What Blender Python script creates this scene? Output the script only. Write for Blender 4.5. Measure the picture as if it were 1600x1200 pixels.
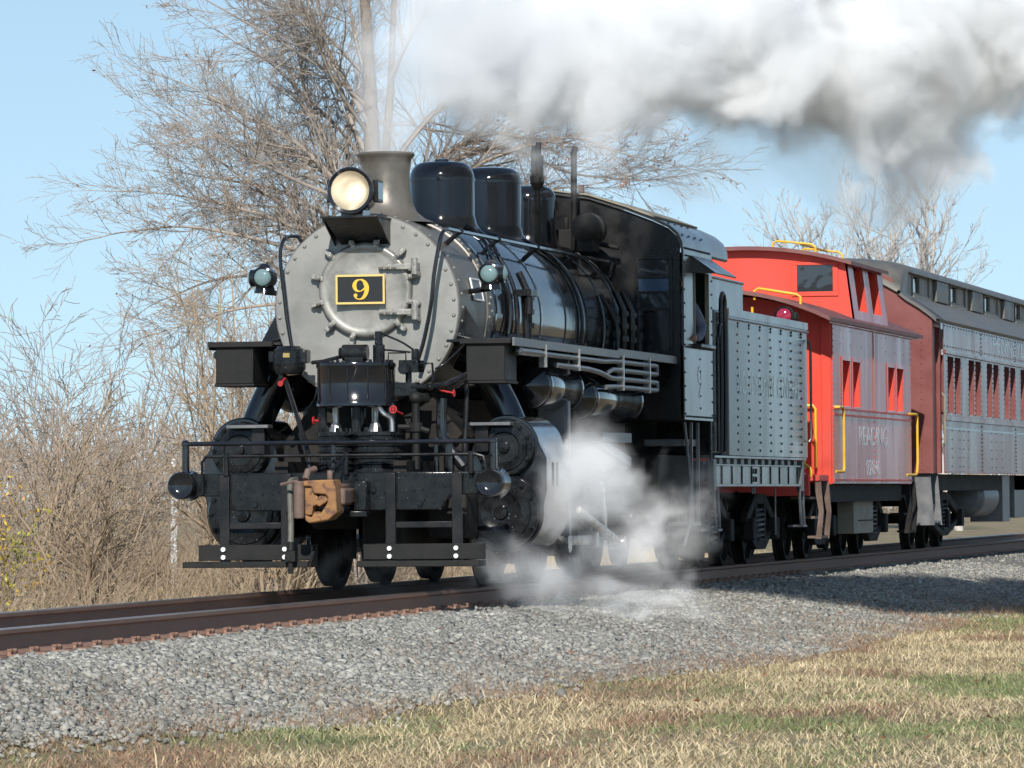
import bpy, math, random
import numpy as np
from math import radians, sin, cos, pi, sqrt, atan2
from mathutils import Vector, Matrix

for o in list(bpy.data.objects):
    bpy.data.objects.remove(o, do_unlink=True)
scene = bpy.context.scene
COL = scene.collection
random.seed(9)
RNG = np.random.default_rng(9)

# ------------------------------------------------------------------ camera
def make_camera():
    cx, cy, cz, yaw, pit, rol = 11.3685, -48.4419, 0.8486, -0.1993, 0.0197, -0.0091
    F = Vector((sin(yaw) * cos(pit), cos(yaw) * cos(pit), sin(pit)))
    R = Vector((cos(yaw), -sin(yaw), 0.0))
    U = R.cross(F)
    R2 = R * cos(rol) + U * sin(rol)
    U2 = U * cos(rol) - R * sin(rol)
    cd = bpy.data.cameras.new('camera')
    cam = bpy.data.objects.new('camera', cd)
    COL.objects.link(cam)
    m = Matrix((R2, U2, -F)).transposed().to_4x4()
    m.translation = Vector((cx, cy, cz))
    cam.matrix_world = m
    cd.sensor_width = 36.0
    cd.lens = 36.0 * 8774.8 / 1600.0
    cd.clip_start = 1.0
    cd.clip_end = 6000.0
    scene.camera = cam
make_camera()

# ------------------------------------------------------------------ light
SUN_AZ, SUN_EL = radians(7.0), radians(31.0)          # azimuth measured from the front of the train towards +X
SUN_DIR = Vector((sin(SUN_AZ) * cos(SUN_EL), -cos(SUN_AZ) * cos(SUN_EL), sin(SUN_EL)))
world = bpy.data.worlds.new('World')
scene.world = world
world.use_nodes = True
wn = world.node_tree
bg = wn.nodes['Background']
sky = wn.nodes.new('ShaderNodeTexSky')
sky.sky_type = 'NISHITA'
sky.sun_disc = False
sky.sun_elevation = SUN_EL
sky.sun_rotation = atan2(SUN_DIR.x, SUN_DIR.y)
sky.altitude = 0
sky.air_density = 1.5
sky.dust_density = 0.0
sky.ozone_density = 1.8
wtc = wn.nodes.new('ShaderNodeTexCoord')
wva = wn.nodes.new('ShaderNodeVectorMath')
wva.operation = 'ADD'
wva.inputs[1].default_value = (0, 0, 0.2)          # clear air right down to the horizon all round
wn.links.new(wtc.outputs['Generated'], wva.inputs[0])
wn.links.new(wva.outputs[0], sky.inputs[0])
wn.links.new(sky.outputs[0], bg.inputs[0])
bg.inputs[1].default_value = 0.118
sd = bpy.data.lights.new('sun', 'SUN')
sd.energy = 4.0
sd.angle = radians(0.53)
sd.color = (1.0, 0.965, 0.91)
so = bpy.data.objects.new('sun', sd)
COL.objects.link(so)
so.rotation_euler = (-SUN_DIR).to_track_quat('-Z', 'Y').to_euler()
vs = scene.view_settings
vs.view_transform = 'Standard'
vs.look = 'None'
vs.exposure = 0.3
vs.gamma = 1.0
cy = scene.cycles
cy.use_denoising = True
cy.max_bounces = 14
cy.diffuse_bounces = 3
cy.glossy_bounces = 4
cy.transmission_bounces = 6
cy.transparent_max_bounces = 12
cy.volume_bounces = 12
cy.use_adaptive_sampling = True
cy.adaptive_threshold = 0.03
cy.sample_clamp_indirect = 6.0
cy.volume_step_rate = 1.0
cy.volume_max_steps = 256

# ------------------------------------------------------------------ mesh helpers
class MB:
    """collects geometry, build() links it as one mesh object"""
    def __init__(s):
        s.v = []
        s.f = []
    def add(s, vs_, fs):
        o = len(s.v)
        s.v.extend([tuple(map(float, q)) for q in vs_])
        s.f.extend([tuple(i + o for i in q) for q in fs])
        return s
    def box(s, x0, x1, y0, y1, z0, z1):
        v = [(x, y, z) for x in (x0, x1) for y in (y0, y1) for z in (z0, z1)]
        return s.add(v, [(0, 1, 3, 2), (4, 6, 7, 5), (0, 4, 5, 1), (2, 3, 7, 6), (0, 2, 6, 4), (1, 5, 7, 3)])
    def obox(s, c, size, M):
        h = [q / 2 for q in size]
        v = [Vector(c) + M @ Vector((x * h[0], y * h[1], z * h[2])) for x in (-1, 1) for y in (-1, 1) for z in (-1, 1)]
        return s.add(v, [(0, 1, 3, 2), (4, 6, 7, 5), (0, 4, 5, 1), (2, 3, 7, 6), (0, 2, 6, 4), (1, 5, 7, 3)])
    def prism(s, poly, axis, a0, a1):
        """poly: list of 2d points; axis 'x': (y,z), 'y': (x,z), 'z': (x,y)"""
        def P(q, a):
            return {'x': (a, q[0], q[1]), 'y': (q[0], a, q[1]), 'z': (q[0], q[1], a)}[axis]
        n = len(poly)
        v = [P(q, a0) for q in poly] + [P(q, a1) for q in poly]
        f = [tuple(range(n)), tuple(range(2 * n - 1, n - 1, -1))]
        f += [(i, i + n, (i + 1) % n + n, (i + 1) % n) for i in range(n)]
        return s.add(v, f)
    def lathe(s, prof, origin=(0, 0, 0), axis='z', n=32, a0=0.0, a1=2 * pi):
        """prof: list of (radius, position along axis)"""
        O = Vector(origin)
        full = abs(a1 - a0 - 2 * pi) < 1e-6
        m = n if full else n + 1
        v, f = [], []
        for (r, t) in prof:
            for k in range(m):
                a = a0 + (a1 - a0) * k / n
                c, q = r * cos(a), r * sin(a)
                d = {'z': (c, q, t), 'y': (c, t, q), 'x': (t, c, q)}[axis]
                v.append(O + Vector(d))
        for i in range(len(prof) - 1):
            for k in range(n):
                k2 = (k + 1) % m
                f.append((i * m + k, i * m + k2, (i + 1) * m + k2, (i + 1) * m + k))
        return s.add(v, f)
    def cyl(s, p0, p1, r0, r1=None, n=12, caps=True):
        r1 = r0 if r1 is None else r1
        p0, p1 = Vector(p0), Vector(p1)
        d = (p1 - p0).normalized()
        a = Vector((0, 0, 1)) if abs(d.z) < 0.9 else Vector((1, 0, 0))
        u = d.cross(a).normalized()
        w = d.cross(u)
        v = []
        for (p, r) in ((p0, r0), (p1, r1)):
            for k in range(n):
                t = 2 * pi * k / n
                v.append(p + u * (r * cos(t)) + w * (r * sin(t)))
        f = [(k, (k + 1) % n, n + (k + 1) % n, n + k) for k in range(n)]
        if caps:
            f += [tuple(range(n - 1, -1, -1)), tuple(range(n, 2 * n))]
        return s.add(v, f)
    def tube(s, pts, r, n=8):
        pts = [Vector(q) for q in pts]
        m = len(pts)
        rs = r if isinstance(r, (list, tuple)) else [r] * m
        u = None
        v, f = [], []
        for i, q in enumerate(pts):
            d = (pts[min(i + 1, m - 1)] - pts[max(i - 1, 0)]).normalized()
            if u is None:
                a = Vector((0, 0, 1)) if abs(d.z) < 0.9 else Vector((1, 0, 0))
                u = d.cross(a).normalized()
            else:
                u = (u - d * u.dot(d)).normalized()
            w = d.cross(u)
            for k in range(n):
                t = 2 * pi * k / n
                v.append(q + u * (rs[i] * cos(t)) + w * (rs[i] * sin(t)))
        for i in range(m - 1):
            for k in range(n):
                k2 = (k + 1) % n
                f.append((i * n + k, i * n + k2, (i + 1) * n + k2, (i + 1) * n + k))
        f += [tuple(range(n - 1, -1, -1)), tuple(range((m - 1) * n, m * n))]
        return s.add(v, f)
    def ball(s, c, r, n=12, sc=(1, 1, 1)):
        c = Vector(c)
        h = n // 2
        v = [c + Vector((0, 0, r * sc[2]))]
        for i in range(1, h):
            t = pi * i / h
            for k in range(n):
                a = 2 * pi * k / n
                v.append(c + Vector((r * sc[0] * sin(t) * cos(a), r * sc[1] * sin(t) * sin(a), r * sc[2] * cos(t))))
        v.append(c - Vector((0, 0, r * sc[2])))
        f = [(0, 1 + k, 1 + (k + 1) % n) for k in range(n)]
        for i in range(h - 2):
            for k in range(n):
                a, b = 1 + i * n + k, 1 + i * n + (k + 1) % n
                f.append((a, a + n, b + n, b))
        L = len(v) - 1
        f += [(L, 1 + (h - 2) * n + (k + 1) % n, 1 + (h - 2) * n + k) for k in range(n)]
        return s.add(v, f)
    def rivet(s, p, nrm, r=0.014, h=0.010, n=6):
        p, d = Vector(p), Vector(nrm).normalized()
        a = Vector((0, 0, 1)) if abs(d.z) < 0.9 else Vector((1, 0, 0))
        u = d.cross(a).normalized()
        w = d.cross(u)
        v = []
        for (q, rr) in ((-0.002, r), (h * 0.6, r * 0.85), (h, r * 0.4)):
            for k in range(n):
                t = 2 * pi * k / n
                v.append(p + d * q + u * (rr * cos(t)) + w * (rr * sin(t)))
        f = []
        for i in range(2):
            f += [(i * n + k, i * n + (k + 1) % n, (i + 1) * n + (k + 1) % n, (i + 1) * n + k) for k in range(n)]
        f.append(tuple(range(2 * n, 3 * n)))
        return s.add(v, f)
    def torus(s, c, R, r, axis='y', n=20, m=6):
        pts = []
        for k in range(n + 1):
            a = 2 * pi * k / n
            q = {'y': (R * cos(a), 0, R * sin(a)), 'x': (0, R * cos(a), R * sin(a)), 'z': (R * cos(a), R * sin(a), 0)}[axis]
            pts.append(Vector(c) + Vector(q))
        return s.tube(pts, r, m)
    def mirror_x(s):
        o = MB()
        o.v = [(-x, y, z) for (x, y, z) in s.v]
        o.f = [tuple(reversed(q)) for q in s.f]
        return o
    def pieces(s):
        """split into groups of touching pieces"""
        n = len(s.v)
        par = list(range(n))
        def find(a):
            while par[a] != a:
                par[a] = par[par[a]]
                a = par[a]
            return a
        for q in s.f:
            a = find(q[0])
            for b in q[1:]:
                par[find(b)] = a
        used = sorted({i for q in s.f for i in q})
        comp = {}
        for i in used:
            comp.setdefault(find(i), []).append(i)
        boxes = []
        for k, ids in comp.items():
            P = [s.v[i] for i in ids]
            boxes.append([[min(p[c] for p in P) - 0.004 for c in range(3)], [max(p[c] for p in P) + 0.004 for c in range(3)], [k]])
        merged = True
        while merged:
            merged = False
            out = []
            for b in boxes:
                for o in out:
                    if all(b[0][c] <= o[1][c] and o[0][c] <= b[1][c] for c in range(3)):
                        for c in range(3):
                            o[0][c] = min(o[0][c], b[0][c])
                            o[1][c] = max(o[1][c], b[1][c])
                        o[2] += b[2]
                        merged = True
                        break
                else:
                    out.append(b)
            boxes = out
        if len(boxes) == 1:
            return [s]
        res = []
        for b in boxes:
            roots = set(b[2])
            m = MB()
            mp = {}
            for q in s.f:
                if find(q[0]) in roots:
                    for i in q:
                        if i not in mp:
                            mp[i] = len(m.v)
                            m.v.append(s.v[i])
                    m.f.append(tuple(mp[i] for i in q))
            res.append(m)
        return res
    def build(s, name, mat, parent=None, bevel=0.0, smooth=32, kind=None, label=None):
        if kind is None and parent is not None:
            ps = s.pieces()
            if len(ps) > 1:
                return [p.build1(name, mat, parent, bevel, smooth, kind, label) for p in ps][0]
        return s.build1(name, mat, parent, bevel, smooth, kind, label)
    def build1(s, name, mat, parent=None, bevel=0.0, smooth=32, kind=None, label=None):
        me = bpy.data.meshes.new(name)
        off = Vector((0, 0, 0))
        if parent is not None:
            q = parent
            while q is not None:
                off += q.location
                q = q.parent
        me.from_pydata([(x - off.x, y - off.y, z - off.z) for (x, y, z) in s.v], [], s.f)
        me.materials.append(mat)
        me.update()
        if smooth:
            me.polygons.foreach_set('use_smooth', [True] * len(me.polygons))
            me.set_sharp_from_angle(angle=radians(smooth))
        o = bpy.data.objects.new(name, me)
        COL.objects.link(o)
        if parent is not None:
            o.parent = parent
        if bevel:
            b = o.modifiers.new('bevel', 'BEVEL')
            b.width = bevel
            b.segments = 2
            b.limit_method = 'ANGLE'
            b.angle_limit = radians(40)
            b.harden_normals = False
        if kind:
            o['kind'] = kind
        if label:
            o['label'] = label
        return o

def thing(name, label, cat, loc=(0, 0, 0), group=None, kind=None):
    o = bpy.data.objects.new(name, None)
    o.empty_display_size = 0.3
    COL.objects.link(o)
    o.location = loc
    tag(o, label, cat, group, kind)
    return o
def tag(o, label=None, cat=None, group=None, kind=None):
    if label: o['label'] = label
    if cat: o['category'] = cat
    if group: o['group'] = group
    if kind: o['kind'] = kind
    return o
def copy_tree(o, parent=None):
    c = o.copy()
    COL.objects.link(c)
    c.parent = parent
    for ch in list(o.children):
        copy_tree(ch, c)
    return c

def spline(pts, n=6):
    """Catmull-Rom through pts"""
    P = [Vector(q) for q in pts]
    P = [P[0] * 2 - P[1]] + P + [P[-1] * 2 - P[-2]]
    out = []
    for i in range(1, len(P) - 2):
        a, b, c, d = P[i - 1], P[i], P[i + 1], P[i + 2]
        for k in range(n):
            t = k / n
            out.append(0.5 * ((2 * b) + (c - a) * t + (2 * a - 5 * b + 4 * c - d) * t * t + (3 * b - a - 3 * c + d) * t ** 3))
    out.append(P[-2])
    return out

# ------------------------------------------------------------------ materials
def nd(t, typ, **kw):
    n = t.nodes.new(typ)
    for k, v in kw.items():
        setattr(n, k, v)
    return n
def pm(name, c1, c2=None, rough=0.5, rough2=None, metal=0.0, scale=3.0, detail=6.0, stretch=(1, 1, 1), bump=0.0, bscale=40.0,
       coat=0.0, lo=0.35, hi=0.65, spec=0.5, island=0.0, speck=None, bstretch=(1, 1, 1), drops=None):
    m = bpy.data.materials.new(name)
    m.use_nodes = True
    t = m.node_tree
    b = t.nodes['Principled BSDF']
    L = t.links.new
    b.inputs['Roughness'].default_value = rough
    b.inputs['Metallic'].default_value = metal
    b.inputs['Specular IOR Level'].default_value = spec
    b.inputs['Coat Weight'].default_value = coat
    b.inputs['Coat Roughness'].default_value = 0.08
    b.inputs['Base Color'].default_value = (*c1, 1)
    tc = nd(t, 'ShaderNodeTexCoord')
    mp = nd(t, 'ShaderNodeMapping')
    mp.inputs['Scale'].default_value = stretch
    L(tc.outputs['Object'], mp.inputs[0])
    ns = nd(t, 'ShaderNodeTexNoise')
    ns.inputs['Scale'].default_value = scale
    ns.inputs['Detail'].default_value = detail
    ns.inputs['Roughness'].default_value = 0.62
    L(mp.outputs[0], ns.inputs['Vector'])
    mr = nd(t, 'ShaderNodeMapRange')
    mr.inputs[1].default_value = lo
    mr.inputs[2].default_value = hi
    L(ns.outputs[0], mr.inputs[0])
    col = None
    if c2 is not None:
        mx = nd(t, 'ShaderNodeMix', data_type='RGBA')
        mx.inputs[6].default_value = (*c1, 1)
        mx.inputs[7].default_value = (*c2, 1)
        L(mr.outputs[0], mx.inputs[0])
        col = mx.outputs[2]
    if island:
        ge = nd(t, 'ShaderNodeNewGeometry')
        hs = nd(t, 'ShaderNodeHueSaturation')
        ma = nd(t, 'ShaderNodeMapRange')
        ma.inputs[3].default_value = 1 - island
        ma.inputs[4].default_value = 1 + island
        L(ge.outputs['Random Per Island'], ma.inputs[0])
        L(ma.outputs[0], hs.inputs['Value'])
        if col is not None:
            L(col, hs.inputs['Color'])
        else:
            hs.inputs['Color'].default_value = (*c1, 1)
        col = hs.outputs[0]
    if speck is not None:      # (colour, threshold, scale)
        vo = nd(t, 'ShaderNodeTexNoise')
        vo.inputs['Scale'].default_value = speck[2]
        vo.inputs['Detail'].default_value = 3
        L(tc.outputs['Object'], vo.inputs['Vector'])
        r2 = nd(t, 'ShaderNodeMapRange')
        r2.inputs[1].default_value = speck[1]
        r2.inputs[2].default_value = speck[1] + 0.04
        L(vo.outputs[0], r2.inputs[0])
        mx2 = nd(t, 'ShaderNodeMix', data_type='RGBA')
        L(r2.outputs[0], mx2.inputs[0])
        if col is not None:
            L(col, mx2.inputs[6])
        else:
            mx2.inputs[6].default_value = (*c1, 1)
        mx2.inputs[7].default_value = (*speck[0], 1)
        col = mx2.outputs[2]
    if col is not None:
        L(col, b.inputs['Base Color'])
    if rough2 is not None:
        mr2 = nd(t, 'ShaderNodeMapRange')
        mr2.inputs[1].default_value = lo
        mr2.inputs[2].default_value = hi
        mr2.inputs[3].default_value = rough
        mr2.inputs[4].default_value = rough2
        L(ns.outputs[0], mr2.inputs[0])
        L(mr2.outputs[0], b.inputs['Roughness'])
    if bump:
        mb = nd(t, 'ShaderNodeMapping')
        mb.inputs['Scale'].default_value = bstretch
        L(tc.outputs['Object'], mb.inputs[0])
        n2 = nd(t, 'ShaderNodeTexNoise')
        n2.inputs['Scale'].default_value = bscale
        n2.inputs['Detail'].default_value = 4
        L(mb.outputs[0], n2.inputs['Vector'])
        bp = nd(t, 'ShaderNodeBump')
        bp.inputs['Strength'].default_value = 1.0
        bp.inputs['Distance'].default_value = bump
        L(n2.outputs[0], bp.inputs['Height'])
        L(bp.outputs[0], b.inputs['Normal'])
    if drops is not None:      # beads and runs standing on the paint: (scale, threshold, height)
        n3 = nd(t, 'ShaderNodeTexNoise')
        n3.inputs['Scale'].default_value = drops[0]
        n3.inputs['Detail'].default_value = 2
        mz = nd(t, 'ShaderNodeMapping')
        mz.inputs['Scale'].default_value = (1, 1, 0.6)
        L(tc.outputs['Object'], mz.inputs[0])
        L(mz.outputs[0], n3.inputs['Vector'])
        r3 = nd(t, 'ShaderNodeMapRange', interpolation_type='SMOOTHSTEP')
        r3.inputs[1].default_value = drops[1]
        r3.inputs[2].default_value = drops[1] + 0.10
        L(n3.outputs[0], r3.inputs[0])
        b3 = nd(t, 'ShaderNodeBump')
        b3.inputs['Strength'].default_value = 1.0
        b3.inputs['Distance'].default_value = drops[2]
        L(r3.outputs[0], b3.inputs['Height'])
        L(b3.outputs[0], b.inputs['Normal'])
    return m

M = {}
M['gloss'] = pm('black_gloss_paint', (0.006, 0.007, 0.009), (0.016, 0.016, 0.018), rough=0.08, rough2=0.17, scale=2.2, bump=0.006, bscale=1.6, coat=0.3)
M['black'] = pm('black_paint', (0.006, 0.006, 0.007), (0.014, 0.013, 0.013), rough=0.22, rough2=0.42, scale=4, bump=0.001, bscale=30, spec=0.35)
M['oily'] = pm('oily_black_paint', (0.006, 0.007, 0.008), (0.02, 0.021, 0.022), rough=0.06, rough2=0.20, scale=9, speck=((0.5, 0.5, 0.5), 0.715, 62), spec=0.22, drops=(55, 0.64, 0.008))  # the grey specks paint in the sparkle of wet drops
M['matte'] = pm('matte_black', (0.008, 0.008, 0.008), (0.020, 0.019, 0.017), rough=0.5, rough2=0.7, scale=5, bump=0.001, bscale=50, spec=0.25)
M['sooty'] = pm('sooty_underframe', (0.010, 0.010, 0.010), (0.032, 0.027, 0.022), rough=0.65, rough2=0.85, scale=6, spec=0.2)
M['graphite'] = pm('graphite_paint', (0.215, 0.21, 0.19), (0.285, 0.28, 0.258), rough=0.42, rough2=0.58, metal=0.25, scale=2.6, bump=0.001, bscale=25)
M['door'] = pm('worn_graphite_door', (0.20, 0.19, 0.165), (0.34, 0.325, 0.29), rough=0.32, rough2=0.48, metal=0.45, scale=3.4, bump=0.0012, bscale=20)
M['shell'] = pm('smokebox_shell', (0.12, 0.105, 0.085), (0.20, 0.18, 0.15), rough=0.36, rough2=0.5, metal=0.4, scale=3, bump=0.001, bscale=25)
M['clamp'] = pm('steel_clamps', (0.24, 0.23, 0.2), (0.4, 0.38, 0.34), rough=0.4, metal=0.4, scale=30)
M['steel'] = pm('worked_steel', (0.5, 0.49, 0.47), (0.36, 0.34, 0.32), rough=0.22, rough2=0.4, metal=0.9, scale=8)
M['pipe'] = pm('grey_pipe', (0.10, 0.105, 0.11), (0.2, 0.2, 0.2), rough=0.28, rough2=0.42, metal=0.5, scale=7)
M['edge'] = pm('grey_running_board', (0.10, 0.105, 0.11), (0.17, 0.17, 0.17), rough=0.38, rough2=0.5, scale=6)
M['tender'] = pm('tender_black_semi_gloss', (0.045, 0.044, 0.043), (0.085, 0.08, 0.072), rough=0.15, rough2=0.29, scale=1.5, detail=2.5, stretch=(1, 1, 0.22), bump=0.004, bscale=1.7, bstretch=(1, 1, 0.35), lo=0.25, hi=0.75)
M['letter'] = pm('faded_lettering', (0.09, 0.088, 0.082), rough=0.22)
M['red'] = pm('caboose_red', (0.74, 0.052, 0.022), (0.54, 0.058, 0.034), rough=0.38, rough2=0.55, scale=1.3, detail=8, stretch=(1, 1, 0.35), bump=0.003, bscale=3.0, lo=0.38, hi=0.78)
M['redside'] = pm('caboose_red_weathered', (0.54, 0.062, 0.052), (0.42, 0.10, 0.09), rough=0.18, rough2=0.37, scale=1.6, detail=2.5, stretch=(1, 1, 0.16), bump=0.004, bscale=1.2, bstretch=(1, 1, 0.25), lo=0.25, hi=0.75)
M['redtrim'] = pm('caboose_trim_red', (0.62, 0.07, 0.045), rough=0.55)
M['roofred'] = pm('caboose_roof', (0.16, 0.05, 0.045), (0.2, 0.085, 0.07), rough=0.5, rough2=0.65, scale=4)
M['yellow'] = pm('yellow_paint', (0.80, 0.46, 0.02), (0.7, 0.38, 0.03), rough=0.4, scale=12)
M['tuscan'] = pm('tuscan_red', (0.16, 0.032, 0.026), (0.20, 0.055, 0.045), rough=0.45, rough2=0.6, scale=3, bump=0.002, bscale=6)
M['coachside'] = pm('tuscan_red_weathered', (0.18, 0.06, 0.052), (0.23, 0.10, 0.09), rough=0.21, rough2=0.36, scale=1.5, detail=2.5, stretch=(1, 1, 0.25), bump=0.003, bscale=1.2, bstretch=(1, 1, 0.3), lo=0.25, hi=0.75)
M['coachroof'] = pm('coach_roof', (0.085, 0.08, 0.072), (0.16, 0.145, 0.12), rough=0.4, rough2=0.6, scale=2.2, bump=0.003, bscale=8)
M['clere'] = pm('clerestory_paint', (0.20, 0.185, 0.155), (0.30, 0.275, 0.225), rough=0.6, scale=4)
M['khaki'] = pm('dusty_box', (0.22, 0.20, 0.15), (0.30, 0.27, 0.2), rough=0.7, scale=4)
M['rust'] = pm('orange_rust', (0.22, 0.105, 0.045), (0.33, 0.17, 0.06), rough=0.75, rough2=0.9, scale=11, bump=0.004, bscale=55, speck=((0.14, 0.07, 0.045), 0.56, 16))
M['rustbrown'] = pm('brown_rust', (0.12, 0.08, 0.06), (0.17, 0.11, 0.085), rough=0.7, scale=14, bump=0.002, bscale=60)
M['hose'] = pm('grey_rubber_hose', (0.09, 0.085, 0.07), (0.16, 0.15, 0.12), rough=0.6, scale=20)
M['brass'] = pm('brass_fitting', (0.55, 0.38, 0.14), rough=0.35, metal=0.9)
M['redvalve'] = pm('red_valve_handle', (0.45, 0.03, 0.03), rough=0.4)
M['white'] = pm('white_paint', (0.78, 0.77, 0.74), rough=0.5)
M['plateblack'] = pm('number_plate_black', (0.012, 0.012, 0.012), rough=0.35)
M['plategold'] = pm('number_plate_yellow', (0.78, 0.46, 0.04), rough=0.45)
M['plateedge'] = pm('number_plate_edge', (0.72, 0.50, 0.16), rough=0.4)
M['coal'] = pm('coal', (0.012, 0.012, 0.013), (0.03, 0.03, 0.03), rough=0.4, scale=12)
M['cabin'] = pm('cab_interior_green', (0.03, 0.055, 0.04), rough=0.6)
M['rail'] = pm('rail_rust', (0.18, 0.10, 0.07), (0.25, 0.145, 0.10), rough=0.65, rough2=0.8, scale=6, stretch=(1, 0.3, 1))
M['railfoot'] = pm('rail_foot_rust_lit', (0.27, 0.145, 0.095), (0.33, 0.19, 0.13), rough=0.75, scale=8)  # rust, with the sunlit brightness of the foot put into its colour
M['railhead'] = pm('rail_head', (0.20, 0.16, 0.14), (0.28, 0.24, 0.22), rough=0.3, metal=0.7, scale=5, stretch=(1, 0.2, 1))
M['wood'] = pm('tie_wood', (0.07, 0.055, 0.045), (0.12, 0.10, 0.085), rough=0.85, scale=8)
M['denim'] = pm('denim_shirt', (0.10, 0.13, 0.19), (0.15, 0.18, 0.24), rough=0.9, scale=14)
M['skin'] = pm('skin', (0.42, 0.24, 0.17), rough=0.6)
M['cap'] = pm('cap_cloth', (0.05, 0.06, 0.09), rough=0.9)

def glass_mat(name, tint=(0.03, 0.035, 0.04), rough=0.04):
    m = bpy.data.materials.new(name)
    m.use_nodes = True
    t = m.node_tree
    b = t.nodes['Principled BSDF']
    tc = nd(t, 'ShaderNodeTexCoord')
    n2 = nd(t, 'ShaderNodeTexNoise')
    n2.inputs['Scale'].default_value = 2.2
    t.links.new(tc.outputs['Object'], n2.inputs['Vector'])
    bp = nd(t, 'ShaderNodeBump')
    bp.inputs['Distance'].default_value = 0.01
    t.links.new(n2.outputs[0], bp.inputs['Height'])
    t.links.new(bp.outputs[0], b.inputs['Normal'])
    b.inputs['Base Color'].default_value = (*tint, 1)
    b.inputs['Roughness'].default_value = rough
    b.inputs['Specular IOR Level'].default_value = 0.7
    return m
M['glass'] = glass_mat('window_glass')
M['blueglass'] = glass_mat('blue_window_glass', (0.05, 0.08, 0.15), 0.1)
M['lens'] = glass_mat('lamp_lens_glass', (0.16, 0.24, 0.24), 0.05)
M['redlens'] = glass_mat('red_lens_glass', (0.30, 0.02, 0.05), 0.08)
def emit_mat(name, col, strength, base=(0.8, 0.76, 0.66)):
    m = bpy.data.materials.new(name)
    m.use_nodes = True
    b = m.node_tree.nodes['Principled BSDF']
    b.inputs['Base Color'].default_value = (*base, 1)
    b.inputs['Metallic'].default_value = 0.6
    b.inputs['Roughness'].default_value = 0.33
    b.inputs['Emission Color'].default_value = (*col, 1)
    b.inputs['Emission Strength'].default_value = strength
    return m
M['reflector'] = emit_mat('headlight_reflector', (1.0, 0.80, 0.55), 0.06, (0.42, 0.38, 0.30))
M['bulb'] = emit_mat('headlight_bulb', (1.0, 0.93, 0.8), 5.0)

# ------------------------------------------------------------------ digits and lettering
def text_part(name, body, mat, parent, origin, height, length, plane='x', depth=0.0015):
    """built-in font converted to mesh; plane 'x' = on a side wall (reads along +Y, faces +X), plane 'y' = faces -Y"""
    cu = bpy.data.curves.new(name, 'FONT')
    cu.body = body
    cu.extrude = depth / 2
    tmp = bpy.data.objects.new(name, cu)
    COL.objects.link(tmp)
    dg = bpy.context.evaluated_depsgraph_get()
    me = bpy.data.meshes.new_from_object(tmp.evaluated_get(dg))
    bpy.data.objects.remove(tmp, do_unlink=True)
    co = np.zeros(len(me.vertices) * 3, np.float32)
    me.vertices.foreach_get('co', co)
    co = co.reshape(-1, 3)
    mn, mxx = co.min(0), co.max(0)
    u = (co[:, 0] - mn[0]) / (mxx[0] - mn[0]) * length
    v = (co[:, 1] - mn[1]) / (mxx[1] - mn[1]) * height
    w = co[:, 2]
    off = Vector((0, 0, 0))
    q = parent
    while q is not None:
        off += q.location
        q = q.parent
    out = np.zeros_like(co)
    if plane == 'x':
        out[:, 0], out[:, 1], out[:, 2] = origin[0] + w, origin[1] + u, origin[2] + v
    else:
        out[:, 0], out[:, 1], out[:, 2] = origin[0] + u, origin[1] - w, origin[2] + v
    out -= np.array(off, np.float32)
    me.vertices.foreach_set('co', out.reshape(-1))
    me.materials.clear()
    me.materials.append(mat)
    me.update()
    o = bpy.data.objects.new(name, me)
    COL.objects.link(o)
    o.parent = parent
    return o

def digit_nine(parent, cx, y, cz, h, mat):
    """numeral 9 with swelling strokes and a ball terminal, standing proud of the plate"""
    mb = MB()
    s = h / 2.0
    def strip(pts, wid, y0):
        P = spline([(a, 0, b) for a, b in pts], 6)
        Wd = spline([(a, 0, 0) for a in wid], 6)
        n = len(P)
        top = []
        for i in range(n):
            d = (P[min(i + 1, n - 1)] - P[max(i - 1, 0)]).normalized()
            nn = Vector((-d.z, 0, d.x))
            top.append((P[i] + nn * Wd[i].x, P[i] - nn * Wd[i].x))
        v, f = [], []
        for (a, b) in top:
            for q in (a, b):
                v.append((cx + q.x * s, y0, cz + q.z * s))
        for i in range(n - 1):
            f.append((2 * i, 2 * i + 1, 2 * i + 3, 2 * i + 2))
        mb.add(v, f)
    # bowl and tail in one stroke: start inside the bowl's right, round the bowl, then down the right stem into the tail
    strip([(0.50, 0.30), (0.30, 0.86), (-0.05, 0.95), (-0.42, 0.78), (-0.58, 0.36), (-0.42, -0.04), (-0.05, -0.18), (0.30, -0.02), (0.52, 0.22)],
          [0.10, 0.10, 0.05, 0.14, 0.20, 0.14, 0.05, 0.07, 0.07], y)
    strip([(0.10, 0.93), (0.46, 0.72), (0.66, 0.25), (0.60, -0.30), (0.34, -0.76), (-0.05, -0.95), (-0.40, -0.86), (-0.58, -0.62)],
          [0.05, 0.15, 0.21, 0.20, 0.15, 0.05, 0.06, 0.08], y - 0.002)
    v = [(cx + (-0.46 + 0.19 * cos(2 * pi * k / 18)) * s, y - 0.004, cz + (-0.58 + 0.19 * sin(2 * pi * k / 18)) * s) for k in range(18)]
    mb.add(v, [tuple(range(18))])
    return mb.build('digit', mat, parent, smooth=0)

# ------------------------------------------------------------------ steam locomotive
SBZ = 2.55          # boiler axis height
def ring_pts(r, z0, n, a0=0.0):
    return [(r * sin(a0 + 2 * pi * k / n), z0 + r * cos(a0 + 2 * pi * k / n)) for k in range(n)]

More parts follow.
